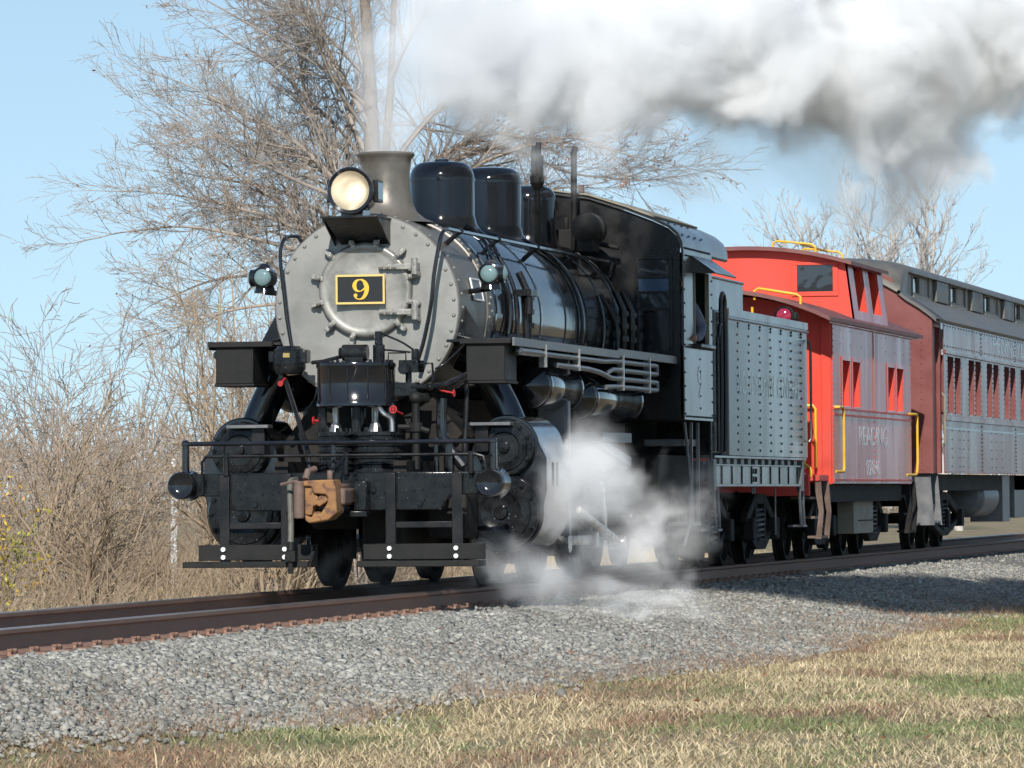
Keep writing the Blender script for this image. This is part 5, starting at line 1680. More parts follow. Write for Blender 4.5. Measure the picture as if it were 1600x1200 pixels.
def vnoise(x, y, s, seed=0):
    """cheap smooth value noise on arrays"""
    r = np.random.default_rng(seed)
    tab = r.random((64, 64))
    u, v = np.asarray(x) / s, np.asarray(y) / s
    i, j = np.floor(u).astype(int), np.floor(v).astype(int)
    a, b = u - i, v - j
    a, b = a * a * (3 - 2 * a), b * b * (3 - 2 * b)
    g = lambda p, q: tab[p % 64, q % 64]
    return (g(i, j) * (1 - a) + g(i + 1, j) * a) * (1 - b) + (g(i, j + 1) * (1 - a) + g(i + 1, j + 1) * a) * b

def edge_x(y):
    return np.interp(y, [-60, -20, -14, -10, -5, 2, 15, 30, 90], [1.9, 2.4, 2.9, 3.2, 3.6, 4.0, 3.8, 4.2, 4.4]) + 0.5 * (vnoise(y, y * 0 + 3, 2.3, 4) - 0.5)

def grass_x(y):
    return edge_x(y) + np.interp(y, [-60, -19, -15, -12], [-0.6, -0.5, -0.25, 0.0])

def ground_z(x, y):
    x, y = np.asarray(x, float), np.asarray(y, float)
    e = edge_x(y)
    t = np.clip((x - 1.25) / (e - 1.25), 0, 1)
    near = -0.20 - 0.40 * (t * t * (3 - 2 * t) * 0.55 + t * 0.45)
    near = np.where(x > e, -0.60 - 0.12 * np.clip((x - e) / 4.0, 0, 1), near)
    t2 = np.clip((-x - 1.25) / 1.5, 0, 1)
    far = -0.20 - 0.28 * t2 + 0.25 * np.clip((-x - 4) / 8, 0, 1)
    z = np.where(x > 0, near, far)
    away = np.clip((np.abs(x) - 1.4) / 1.0, 0, 1)
    z = z + away * (0.07 * (vnoise(x, y, 1.7, 1) - 0.5) + 0.12 * (vnoise(x, y, 5.0, 2) - 0.5) * np.clip((np.abs(x) - 4) / 3, 0, 1))
    return z

def ground_material():
    m = bpy.data.materials.new('dry_turf_soil')
    m.use_nodes = True
    t = m.node_tree
    b = t.nodes['Principled BSDF']
    L = t.links.new
    tc = nd(t, 'ShaderNodeTexCoord')
    def noise(sc, det=6):
        n = nd(t, 'ShaderNodeTexNoise')
        n.inputs['Scale'].default_value = sc
        n.inputs['Detail'].default_value = det
        L(tc.outputs['Object'], n.inputs['Vector'])
        return n
    def ramp(src, stops):
        r = nd(t, 'ShaderNodeValToRGB')
        cr = r.color_ramp
        while len(cr.elements) < len(stops):
            cr.elements.new(0.5)
        for e, (p, c) in zip(cr.elements, stops):
            e.position = p
            e.color = (*c, 1)
        L(src, r.inputs[0])
        return r
    n1 = noise(0.55)
    r1 = ramp(n1.outputs[0], [(0.34, (0.24, 0.17, 0.095)), (0.46, (0.33, 0.26, 0.15)), (0.56, (0.36, 0.29, 0.17)), (0.68, (0.21, 0.21, 0.10))])
    n2 = noise(28, 4)
    r2 = ramp(n2.outputs[0], [(0.3, (0.55, 0.5, 0.45)), (0.7, (1.1, 1.1, 1.1))])
    mx = nd(t, 'ShaderNodeMix', data_type='RGBA', blend_type='MULTIPLY')
    mx.inputs[0].default_value = 1
    L(r1.outputs[0], mx.inputs[6])
    L(r2.outputs[0], mx.inputs[7])
    L(mx.outputs[2], b.inputs['Base Color'])
    b.inputs['Roughness'].default_value = 0.95
    bp = nd(t, 'ShaderNodeBump')
    bp.inputs['Distance'].default_value = 0.04
    L(n2.outputs[0], bp.inputs['Height'])
    L(bp.outputs[0], b.inputs['Normal'])
    return m
M['turf'] = ground_material()
M['gravel'] = pm('crushed_stone_bed', (0.15, 0.14, 0.12), (0.23, 0.215, 0.185), rough=0.9, scale=22, bump=0.03, bscale=26)
M['stone'] = pm('crushed_stone', (0.255, 0.244, 0.212), (0.345, 0.328, 0.285), rough=0.95, scale=9, spec=0.2, island=0.36)
M['stone'].node_tree.nodes['Noise Texture'].inputs['Scale'].default_value = 0.9

xs = np.unique(np.concatenate([-np.geomspace(12, 900, 26)[::-1], np.arange(-12, 12.01, 0.25), np.geomspace(12.5, 900, 26)]))
ys = np.unique(np.concatenate([np.arange(-60, 60, 0.5), np.geomspace(60, 2500, 40)]))
GX, GY = np.meshgrid(xs, ys)
GZ = ground_z(GX, GY) - 0.012
V = np.stack([GX, GY, GZ], -1).reshape(-1, 3)
nx, ny = len(xs), len(ys)
idx = np.arange(nx * ny).reshape(ny, nx)
F = np.stack([idx[:-1, :-1], idx[:-1, 1:], idx[1:, 1:], idx[1:, :-1]], -1).reshape(-1, 4)
g = np_mesh('ground', V, F, M['turf'], smooth=True)
tag(g, 'dry grassy ground on both sides of the railway line', 'ground', kind='structure')

# ballast bed: a sheet laid over the ground between the shoulders
ys2 = np.arange(-60, 160, 0.5)
us = np.concatenate([np.linspace(-1, -0.35, 10), np.linspace(-0.3, 0.3, 9), np.linspace(0.35, 1, 22)])
BV = []
for y in ys2:
    e = float(grass_x(y)) + 0.04
    xx = np.where(us < 0, us * 2.9, us * e)
    zz = ground_z(xx, np.full_like(xx, y)) + 0.012 * (1 - np.abs(us) ** 6)
    BV.append(np.stack([xx, np.full_like(xx, y), zz], -1))
BV = np.concatenate(BV)
idx = np.arange(len(BV)).reshape(len(ys2), len(us))
F = np.stack([idx[:-1, :-1], idx[:-1, 1:], idx[1:, 1:], idx[1:, :-1]], -1).reshape(-1, 4)
tag(np_mesh('ballast_bed', BV, F, M['gravel'], smooth=True), 'grey crushed stone bed under the rails', 'ballast', kind='structure')

# ------------------------------------------------------------------ track
def track():
    T = thing('railway_track', 'single railway track with rusty rails and wooden ties', 'track', (0, 0, -0.18), kind='structure')
    def section(x):
        return [(x - 0.075, -0.18), (x + 0.075, -0.18), (x + 0.075, -0.168), (x + 0.020, -0.152), (x + 0.010, -0.140), (x + 0.009, -0.050), (x + 0.020, -0.042), (x + 0.037, -0.034), (x + 0.037, -0.008), (x + 0.028, 0.0),
                (x - 0.028, 0.0), (x - 0.037, -0.008), (x - 0.037, -0.034), (x - 0.020, -0.042), (x - 0.009, -0.050), (x - 0.010, -0.140), (x - 0.020, -0.152), (x - 0.075, -0.168)]
    spl, spk, tie = None, None, None
    for sx in (1, -1):
        x = sx * 0.755
        r = MB().prism(section(x), 'y', -60, 160).build('rail', M['rail'], T, smooth=30)
        r.data.materials.append(M['railhead'])
        r.data.materials.append(M['railfoot'])
        for p in r.data.polygons:
            zc = p.center.z + T.location.z
            if p.normal.z > 0.7 and zc > -0.02:
                p.material_index = 1
            elif zc < -0.145:
                p.material_index = 2
    for k, y in enumerate(np.arange(-40, 40, 0.52)):
        y = float(y) + random.uniform(-0.03, 0.03)
        if tie is None:
            tie = MB().box(-1.28, 1.28, y - 0.11, y + 0.11, -0.36, -0.186).build('tie', M['wood'], T, bevel=0.01)
            t0 = y
        else:
            o = tie.copy()
            COL.objects.link(o)
            o.location = (0, y - t0, 0)
        for sx in (1, -1):
            if y > 22 or (sx < 0 and y > 3):
                continue
            if spl is None:
                m = MB().box(0.755 - 0.17, 0.755 + 0.19, y - 0.09, y + 0.09, -0.186, -0.1685)
                m.box(0.755 + 0.078, 0.755 + 0.098, y - 0.09, y + 0.09, -0.1685, -0.150).box(0.755 - 0.098, 0.755 - 0.078, y - 0.09, y + 0.09, -0.1685, -0.150)
                spl = m.build('tie_plate', M['railfoot'], T)
                m = MB()
                for (dx, dy) in ((0.088, -0.05), (0.088, 0.055), (-0.088, 0.0)):
                    d = -1 if dx > 0 else 1
                    m.box(0.755 + dx - 0.010, 0.755 + dx + 0.010, y + dy - 0.009, y + dy + 0.009, -0.186, -0.140)
                    m.box(0.755 + dx + (d * 0.022 if d < 0 else -0.012), 0.755 + dx + (0.012 if d < 0 else d * 0.022), y + dy - 0.014, y + dy + 0.014, -0.146, -0.132)
                spk = m.build('spikes', M['rail'], spl, kind='stuff')
                s0 = y
            else:
                o = spl.copy()
                COL.objects.link(o)
                o.location = ((0 if sx > 0 else -1.51), y - s0, 0)
                q = spk.copy()
                COL.objects.link(q)
                q.parent = o
    return T
track()

# ------------------------------------------------------------------ loose stones
def scatter_pieces(name, pts, sizes, mat, base_count=24, flat=0.7, label=None, cat=None, parent=None):
    """angular stones: skewed blocks joined into one mesh"""
    ico = np.array([(x, y, z) for x in (-1, 1) for y in (-1, 1) for z in (-1, 1)], float) * 0.62
    fc = np.array([(0, 1, 3), (0, 3, 2), (4, 6, 7), (4, 7, 5), (0, 4, 5), (0, 5, 1), (2, 3, 7), (2, 7, 6), (0, 2, 6), (0, 6, 4), (1, 5, 7), (1, 7, 3)])
    n = len(pts)
    bases = []
    for k in range(base_count):
        q = (ico + RNG.uniform(-0.38, 0.38, (8, 3))) * RNG.uniform(0.65, 1.3, (1, 3))
        bases.append(q)
    bases = np.array(bases)
    B = bases[RNG.integers(0, base_count, n)]
    q = RNG.normal(size=(n, 4))
    q /= np.linalg.norm(q, axis=1, keepdims=True)
    w, x, y, z = q.T
    Rm = np.stack([np.stack([1 - 2 * (y * y + z * z), 2 * (x * y - z * w), 2 * (x * z + y * w)], -1), np.stack([2 * (x * y + z * w), 1 - 2 * (x * x + z * z), 2 * (y * z - x * w)], -1), np.stack([2 * (x * z - y * w), 2 * (y * z + x * w), 1 - 2 * (x * x + y * y)], -1)], 1)
    Vv = np.einsum('nij,nkj->nki', Rm, B) * np.asarray(sizes)[:, None, None]
    Vv[:, :, 2] *= flat
    Vv += np.asarray(pts)[:, None, :]
    Ff = (fc[None] + (np.arange(n) * 8)[:, None, None]).reshape(-1, 3)
    o = np_mesh(name, Vv.reshape(-1, 3), Ff, mat, kind='stuff')
    tag(o, label, cat, kind='stuff')
    return o

def in_view(x, y, z, margin=60):
    C = np.array([11.3685, -48.4419, 0.8486])
    yaw, pit = -0.1993, 0.0197
    d = np.stack([x, y, z], -1) - C
    Fv = np.array([sin(yaw) * cos(pit), cos(yaw) * cos(pit), sin(pit)])
    Rv = np.array([cos(yaw), -sin(yaw), 0])
    u = 800 + 8774.8 * (d @ Rv) / (d @ Fv)
    Uv = np.cross(Rv, Fv)
    v = 600 - 8774.8 * (d @ Uv) / (d @ Fv)
    return (u > -margin) & (u < 1600 + margin) & (v < 1200 + margin)

def ballast():
    P = []
    def band(n, x0, x1, y0, y1):
        x, y = RNG.uniform(x0, x1, n), RNG.uniform(y0, y1, n)
        P.append(np.stack([x, y], 1))
    band(120000, 0.80, 4.1, -20, 10)
    band(40000, 0.80, 4.2, 10, 34)
    band(6000, 0.8, 4.2, 34, 70)
    band(9000, -0.68, 0.68, -18, 14)
    band(9000, -2.7, -0.8, -18, 16)
    xy = np.concatenate(P)
    e = grass_x(xy[:, 1])
    keep = (xy[:, 0] < e + 0.05 + RNG.normal(0, 0.16, len(xy))) & in_view(xy[:, 0], xy[:, 1], np.full(len(xy), -0.3))
    keep &= ~((np.abs(np.abs(xy[:, 0]) - 0.755) < 0.12))
    fade = np.clip((xy[:, 0] - (e - 1.1)) / 1.1, 0, 1) * 0.25
    keep &= RNG.random(len(xy)) > fade
    xy = xy[keep]
    z = ground_z(xy[:, 0], xy[:, 1])
    s = RNG.lognormal(math.log(0.0215), 0.28, len(xy))
    s = np.clip(s, 0.010, 0.045)
    big = RNG.random(len(xy)) < 0.03
    s[big] *= 1.25
    inside = np.abs(xy[:, 0]) < 0.69
    pts = np.stack([xy[:, 0], xy[:, 1], z + s * 0.25 - inside * 0.02], 1)
    scatter_pieces('ballast_stones', pts, s, M['stone'], label='loose grey crushed stones heaped beside the rails', cat='gravel')
ballast()

# ------------------------------------------------------------------ grass and litter
def blades_mesh(name, base, length, width, lean, mat, label, cat, bend=0.4):
    n = len(base)
    a = RNG.uniform(0, 2 * pi, n)
    side = np.stack([np.cos(a), np.sin(a), np.zeros(n)], 1) * (width / 2)[:, None]
    ld = RNG.uniform(0, 2 * pi, n)
    up = np.stack([np.cos(ld) * lean, np.sin(ld) * lean, np.ones(n)], 1)
    up /= np.linalg.norm(up, axis=1, keepdims=True)
    mid = base + up * (length * 0.55)[:, None]
    tipd = up.copy()
    tipd[:, 0] += np.cos(ld) * bend
    tipd[:, 1] += np.sin(ld) * bend
    tipd[:, 2] -= bend * 0.5
    tipd /= np.linalg.norm(tipd, axis=1, keepdims=True)
    tip = mid + tipd * (length * 0.45)[:, None]
    V = np.stack([base - side, base + side, mid + side * 0.8, mid - side * 0.8, tip], 1).reshape(-1, 3)
    o = np.arange(n)[:, None] * 5
    F = np.concatenate([o + np.array([[0, 1, 2]]), o + np.array([[0, 2, 3]]), o + np.array([[3, 2, 4]])])
    ob = np_mesh(name, V, F, mat)
    tag(ob, label, cat, kind='stuff')
    return ob

def blade_mat(name, c1, c2, isl=0.35, trans=0.25):
    m = pm(name, c1, c2, rough=0.8, scale=1.3, island=isl, lo=0.4, hi=0.6, spec=0.2)
    b = m.node_tree.nodes['Principled BSDF']
    return m
M['straw'] = blade_mat('straw_grass', (0.58, 0.47, 0.29), (0.46, 0.36, 0.21))
M['green'] = blade_mat('green_grass', (0.17, 0.21, 0.085), (0.25, 0.26, 0.12))
M['brown'] = blade_mat('brown_weeds', (0.34, 0.21, 0.13), (0.27, 0.185, 0.125))
M['leaf'] = blade_mat('fallen_leaf', (0.30, 0.10, 0.045), (0.22, 0.09, 0.05), 0.5)

def grass():
    n = 420000
    x = RNG.uniform(1.6, 10.5, n)
    y = RNG.uniform(-26, 45, n)
    e = grass_x(y)
    k = in_view(x, y, np.full(n, -0.65), 40) & (x > e - 0.25 + RNG.normal(0, 0.18, n))
    x, y, e = x[k], y[k], e[k]
    z = ground_z(x, y) - 0.01
    g1 = vnoise(x * 0.45, y * 0.16, 0.5, 11) * 0.55 + vnoise(x * 0.45, y * 0.16, 0.17, 12) * 0.3 + vnoise(x, y, 0.12, 13) * 0.15
    lush = np.clip((x - e) / 2.2, 0, 1) * np.clip((y + 16) / 8, 0, 1)
    green = g1 + 0.24 * lush + RNG.normal(0, 0.10, len(x)) > 0.72
    edge = (x - e) < 0.9
    brown = (~green) & (vnoise(x * 0.6, y * 0.25, 0.6, 21) + RNG.normal(0, 0.1, len(x)) + 0.05 * edge > 0.76)
    straw = (~green) & (~brown)
    def put(mask, name, mat, l0, l1, lean, label, cat):
        b = np.stack([x[mask], y[mask], z[mask]], 1)
        m = len(b)
        ln = RNG.uniform(l0, l1, m) * (0.7 + 0.6 * vnoise(b[:, 0], b[:, 1], 0.5, 31))
        ln *= np.where(RNG.random(m) < 0.03, 1.9, 1.0)
        blades_mesh(name, b, ln, RNG.uniform(0.004, 0.009, m), RNG.uniform(0.2, lean, m), mat, label, cat)
    put(straw, 'straw_grass', M['straw'], 0.03, 0.085, 2.2, 'straw coloured dry mown grass in the foreground', 'grass')
    put(green, 'green_grass', M['green'], 0.03, 0.07, 1.5, 'green grass patches among the dry turf', 'grass')
    put(brown, 'brown_grass', M['brown'], 0.03, 0.08, 1.8, 'reddish brown withered grass along the ballast edge', 'grass')
    # weeds growing out of the stones
    n = 80000
    x = RNG.uniform(1.7, 4.4, n)
    y = RNG.uniform(-20, 30, n)
    e = grass_x(y)
    k = (x > e - 1.7 * RNG.random(n) ** 1.6) & (x < e + 0.3) & (vnoise(x, y, 0.8, 41) + 0.5 * vnoise(x, y, 0.25, 42) > 0.66)
    b = np.stack([x[k], y[k], ground_z(x[k], y[k])], 1)
    m = len(b)
    blades_mesh('dry_weeds', b, RNG.uniform(0.04, 0.16, m), RNG.uniform(0.003, 0.006, m), RNG.uniform(0.3, 2.2, m), M['brown'], 'thin withered weeds scattered over the ballast slope', 'weeds')
    # fallen leaves on the near slope and under the brush
    n = 900
    x = np.concatenate([RNG.uniform(1.6, 7.5, 110), RNG.uniform(-7.5, -2.4, n)])
    y = np.concatenate([RNG.uniform(-18, 20, 110), RNG.uniform(-6, 22, n)])
    z = ground_z(x, y) + 0.04
    m = len(x)
    a = RNG.uniform(0, 2 * pi, m)
    s = RNG.uniform(0.014, 0.032, m)
    u = np.stack([np.cos(a), np.sin(a), RNG.uniform(-0.5, 0.5, m)], 1) * s[:, None]
    v = np.stack([-np.sin(a), np.cos(a), RNG.uniform(-0.1, 0.7, m)], 1) * (s * 0.7)[:, None]
    c = np.stack([x, y, z], 1)
    V = np.stack([c - u, c - v * 0.8 + u * 0.1, c + u, c + v], 1).reshape(-1, 3)
    F = np.arange(m * 4).reshape(-1, 4)
    o = np_mesh('fallen_leaves', V, F, M['leaf'])
    tag(o, 'reddish brown fallen leaves strewn on the ground', 'leaves', kind='stuff')
grass()

# ------------------------------------------------------------------ bare trees and brush
def sticks_mesh(name, segs, mat, parent=None, sides=3, label=None):
    """segs: rows of x0 y0 z0 x1 y1 z1 r0 r1"""
    S = np.asarray(segs, float)
    n = len(S)
    p0, p1, r0, r1 = S[:, 0:3], S[:, 3:6], S[:, 6], S[:, 7]
    d = p1 - p0
    L = np.linalg.norm(d, axis=1, keepdims=True)
    d = d / np.maximum(L, 1e-6)
    a = np.where(np.abs(d[:, 2:3]) < 0.9, np.array([[0, 0, 1.0]]), np.array([[1.0, 0, 0]]))
    u = np.cross(d, a)
    u /= np.linalg.norm(u, axis=1, keepdims=True)
    w = np.cross(d, u)
    p1 = p1 + d * np.minimum(r1, 0.02)[:, None] * 0.5
    rings = []
    for (p, r) in ((p0, r0), (p1, r1)):
        for k in range(sides):
            t = 2 * pi * k / sides
            rings.append(p + u * (r * cos(t))[:, None] + w * (r * sin(t))[:, None])
    V = np.stack(rings, 1).reshape(-1, 3)
    o = np.arange(n)[:, None] * (2 * sides)
    F = np.concatenate([o + np.array([[k, (k + 1) % sides, sides + (k + 1) % sides, sides + k]]) for k in range(sides)])
    if parent is not None:
        V = V - np.array(parent.location)
    ob = np_mesh(name, V, F, mat, parent, smooth=sides > 3)
    if label:
        ob['label'] = label
    return ob

def grow(segs, p, d, L, r, lv, P, rnd):
    n = P['n'][lv]
    step = L / n
    tip = P['tip']
    for i in range(n):
        w = P['wob'][lv]
        d = (d + Vector((rnd.gauss(0, w), rnd.gauss(0, w), rnd.gauss(0, w) + P['up'][lv]))).normalized()
        q = p + d * step
        ra = max(tip, r * (1 - 0.85 * i / n))
        rb = max(tip, r * (1 - 0.85 * (i + 1) / n))
        segs.append((p.x, p.y, p.z, q.x, q.y, q.z, ra, rb))
        t = (i + 1) / n
        if lv + 1 < len(P['n']) and t >= P['start'][lv]:
            k = P['kids'][lv]
            k = int(k) + (1 if rnd.random() < k - int(k) else 0)
            for _ in range(k):
                ax = Vector((rnd.gauss(0, 1), rnd.gauss(0, 1), rnd.gauss(0, 1))).cross(d)
                if ax.length < 1e-3:
                    continue
                ang = radians(rnd.gauss(P['ang'][lv], P['ang'][lv] * 0.3))
                dd = Matrix.Rotation(ang, 3, ax.normalized()) @ d
                grow(segs, p.lerp(q, rnd.random()), dd, L * P['ratio'][lv] * rnd.uniform(0.6, 1.15) * (1.15 - 0.5 * t), max(tip, rb * 0.6), lv + 1, P, rnd)
        p = q

def limb(segs, pts, r0, r1, P, rnd, sub_len, lv=0, dens=1.0, start=0.15):
    """explicit limb through pts, carrying grown sub-branches"""
    C = spline(pts, 7)
    n = len(C)
    for i in range(n - 1):
        t = i / (n - 1)
        ra, rb = r0 + (r1 - r0) * t, r0 + (r1 - r0) * (i + 1) / (n - 1)
        segs.append((*C[i], *C[i + 1], ra, rb))
        if t < start:
            continue
        d = (C[i + 1] - C[i]).normalized()
        k = dens
        k = int(k) + (1 if rnd.random() < k - int(k) else 0)
        for _ in range(k):
            ax = Vector((rnd.gauss(0, 1), rnd.gauss(0, 1), rnd.gauss(0, 1))).cross(d)
            ang = radians(rnd.uniform(22, 65))
            dd = Matrix.Rotation(ang, 3, ax.normalized()) @ d
            grow(segs, C[i].lerp(C[i + 1], rnd.random()), dd, sub_len * rnd.uniform(0.6, 1.2) * (1.1 - 0.45 * t), max(P['tip'], rb * 0.5), lv, P, rnd)
    d = (C[-1] - C[-2]).normalized()
    grow(segs, C[-1], d, sub_len, r1, lv, P, rnd)

M['bark'] = pm('tan_bark', (0.19, 0.155, 0.12), (0.27, 0.22, 0.17), rough=0.9, scale=6)
M['twig'] = pm('twigs', (0.32, 0.265, 0.22), (0.41, 0.345, 0.285), rough=0.85, scale=0.6)
M['palebark'] = pm('pale_twigs', (0.46, 0.42, 0.38), (0.54, 0.49, 0.44), rough=0.85, scale=0.6)
M['brush'] = pm('straw_brush', (0.33, 0.245, 0.165), (0.42, 0.32, 0.215), rough=0.85, scale=0.9)
M['rustleaf'] = blade_mat('rust_leaf', (0.34, 0.14, 0.07), (0.28, 0.16, 0.10), 0.4)
M['autumn'] = blade_mat('autumn_leaf', (0.50, 0.28, 0.05), (0.25, 0.32, 0.06), 0.4)

def leaf_quads(name, c, s, mat, parent=None, label=None):
    m = len(c)
    a = RNG.normal(size=(m, 3))
    a /= np.linalg.norm(a, axis=1, keepdims=True)
    b = np.cross(a, RNG.normal(size=(m, 3)))
    b /= np.linalg.norm(b, axis=1, keepdims=True)
    s = np.asarray(s)[:, None]
    V = np.stack([c - a * s, c - b * s * 0.45, c + a * s, c + b * s * 0.45], 1).reshape(-1, 3)
    if parent is not None:
        V = V - np.array(parent.location)
    o = np_mesh(name, V, np.arange(m * 4).reshape(-1, 4), mat, parent)
    return o

def big_tree():
    rnd = random.Random(4)
    X0, Y0, Z0, S = -13.2, 60.0, -0.3, 1 / 81.0
    T = thing('bare_tree', 'tall spreading bare tree standing behind the locomotive chimney', 'tree', (X0, Y0, Z0))
    def pt(px, py, dy=0.0):
        # tree's own sketch units: 81 to the metre, foot at (590, 850)
        return Vector((X0 + (px - 590) * S, Y0 + dy, Z0 + 0.15 + (850 - py) * S))
    P = dict(n=[8, 6, 4], wob=[0.07, 0.09, 0.11], up=[0.02, 0.015, 0.0], tip=0.0043, start=[0.12, 0.2], kids=[1.6, 0.8], ang=[30, 28], ratio=[0.50, 0.55])
    trunk, crown = [], []
    def tr(pts, r0, r1):
        C = spline(pts, 6)
        n = len(C)
        for i in range(n - 1):
            trunk.append((*C[i], *C[i + 1], r0 + (r1 - r0) * i / (n - 1), r0 + (r1 - r0) * (i + 1) / (n - 1)))
    tr([pt(598, 870), pt(592, 600), pt(588, 430), pt(584, 300)], 0.32, 0.19)
    tr([pt(584, 300), pt(580, 200), pt(577, 100), pt(572, 0), pt(566, -120), pt(560, -240)], 0.19, 0.05)
    tr([pt(588, 360), pt(598, 270), pt(606, 180), pt(613, 95), pt(618, -20), pt(630, -160)], 0.12, 0.04)
    LB = [([(588, 430), (540, 372), (470, 338), (410, 290), (330, 236), (250, 180)], 0.11, 0.7),
          ([(586, 380), (548, 340), (520, 268), (490, 190), (462, 110), (450, 20), (430, -80)], 0.12, 0.3),
          ([(584, 340), (530, 270), (470, 205), (400, 165), (320, 120)], 0.09, -0.8),
          ([(580, 240), (545, 170), (515, 90), (480, 10), (440, -90)], 0.09, 0.5),
          ([(586, 400), (520, 372), (440, 330), (350, 300), (262, 282)], 0.09, -0.5),
          ([(588, 450), (500, 425), (400, 410), (300, 415), (215, 440)], 0.08, 0.9),
          ([(590, 470), (480, 460), (380, 470), (290, 500)], 0.07, -1.2),
          ([(580, 180), (520, 60), (470, -40), (400, -120)], 0.08, -1.0),
          ([(577, 120), (540, 20), (520, -90)], 0.07, 0.8),
          ([(590, 390), (640, 290), (690, 225), (765, 190), (850, 200), (930, 190)], 0.11, 0.4),
          ([(592, 420), (670, 320), (750, 250), (835, 218), (920, 205), (1000, 232)], 0.10, -0.6),
          ([(606, 250), (660, 170), (720, 110), (800, 60), (880, 40)], 0.09, 0.9),
          ([(600, 300), (690, 240), (780, 210), (880, 250), (980, 262)], 0.08, 1.2),
          ([(592, 440), (700, 340), (820, 290), (930, 275)], 0.08, 0.2),
          ([(612, 100), (660, 20), (730, -60)], 0.07, -0.5),
          ([(590, 400), (575, 330), (540, 250), (505, 150), (500, 60)], 0.08, 2.0),
          ([(582, 260), (520, 180), (450, 120), (380, 60), (310, 20)], 0.07, 1.4),
          ([(578, 150), (520, 90), (450, 40), (370, -10)], 0.06, -1.6),
          ([(584, 320), (510, 250), (430, 210), (340, 170), (255, 120)], 0.07, 2.2),
          ([(586, 370), (500, 320), (400, 270), (310, 250), (225, 235)], 0.07, 1.8),
          ([(588, 420), (500, 385), (400, 355), (310, 340), (230, 350)], 0.07, -1.8),
          ([(580, 200), (540, 110), (520, 20), (500, -70)], 0.07, -2.0),
          ([(577, 100), (500, 30), (420, -40)], 0.06, 1.0),
          ([(590, 400), (560, 310), (490, 270), (430, 235), (380, 190)], 0.08, -2.2)]
    for pts, r, dep in LB:
        n = len(pts)
        limb(crown, [pt(a, b, dep * 1.6 * i / (n - 1) + rnd.uniform(-0.1, 0.1)) for i, (a, b) in enumerate(pts)], r * 0.85, 0.016, P, rnd, 2.2, 0, 0.72, 0.15)
    sticks_mesh('trunk', trunk, M['bark'], T, 8)
    cr = sticks_mesh('crown', crown, M['twig'], T, 3)
    C = np.array(crown)
    ends = C[C[:, 6] < 0.02][:, 3:6]
    right = ends[(ends[:, 0] > X0 + 1.5)]
    left = ends[(ends[:, 0] < X0 - 2)]
    k1 = right[RNG.integers(0, len(right), 900)]
    k2 = left[RNG.integers(0, len(left), 170)]
    c = np.concatenate([k1, k2]) + RNG.normal(0, 0.04, (1070, 3))
    leaf_quads('withered_leaves', c, RNG.uniform(0.025, 0.06, len(c)), M['rustleaf'], T)
    return len(crown)
NT = big_tree()

def upright_tree(name, label, x, y, h, seed, spread=0.35, kids=2.6, mat='palebark', group=None, z0=-0.4, stems=3):
    rnd = random.Random(seed)
    T = thing(name, label, 'tree', (x, y, z0), group)
    P = dict(n=[7, 5, 4], wob=[0.08, 0.11, 0.14], up=[0.07, 0.05, 0.03], tip=0.0075, start=[0.2, 0.2], kids=[kids * 0.5, 0.6], ang=[30, 30], ratio=[0.45, 0.5])
    trunk, crown = [], []
    for s in range(stems):
        a = rnd.uniform(0, 2 * pi)
        dx, dy = cos(a) * spread * rnd.uniform(0.3, 1), sin(a) * spread * rnd.uniform(0.3, 1)
        hh = h * rnd.uniform(0.78, 1.0)
        pts = [Vector((x + dx * t * hh * 0.8 + rnd.uniform(-0.15, 0.15) * t, y + dy * t * hh * 0.8, z0 + t * hh)) for t in (0.0, 0.2, 0.4, 0.6, 0.8, 0.95)]
        C = spline(pts, 5)
        n = len(C)
        for i in range(n - 1):
            trunk.append((*C[i], *C[i + 1], 0.15 * (1 - 0.85 * i / n), 0.15 * (1 - 0.85 * (i + 1) / n)))
        for i in range(int(n * 0.22), n - 1):
            d = (C[i + 1] - C[i]).normalized()
            for _ in range(1):
                ax = Vector((rnd.gauss(0, 1), rnd.gauss(0, 1), rnd.gauss(0, 0.4))).cross(d).normalized()
                dd = Matrix.Rotation(radians(rnd.uniform(28, 62)), 3, ax) @ d
                grow(crown, C[i], dd, h * 0.30 * rnd.uniform(0.6, 1.2) * (1.15 - 0.6 * i / n), 0.035, 0, P, rnd)
    sticks_mesh('trunk', trunk, M[mat], T, 6)
    sticks_mesh('crown', crown, M[mat], T, 3)
    return T
upright_tree('bare_tree', 'low bare tree rising just above the caboose cupola, leftmost of the far trees', -13.2, 120, 9.6, 31, 0.32, 2.6, stems=4, group='bare trees behind the caboose')
upright_tree('bare_tree', 'tallest pale bare tree behind the caboose, its top in the smoke', -10.7, 121, 11.9, 32, 0.20, 2.6, stems=4, group='bare trees behind the caboose')
upright_tree('bare_tree', 'slim bare tree between the two other trees behind the caboose', -12.0, 119, 10.9, 33, 0.16, 2.4, stems=2, group='bare trees behind the caboose')
upright_tree('bare_tree', 'small bare tree leaning right above the coach roof', -9.2, 122, 8.9, 34, 0.42, 2.2, stems=3, group='bare trees behind the caboose')

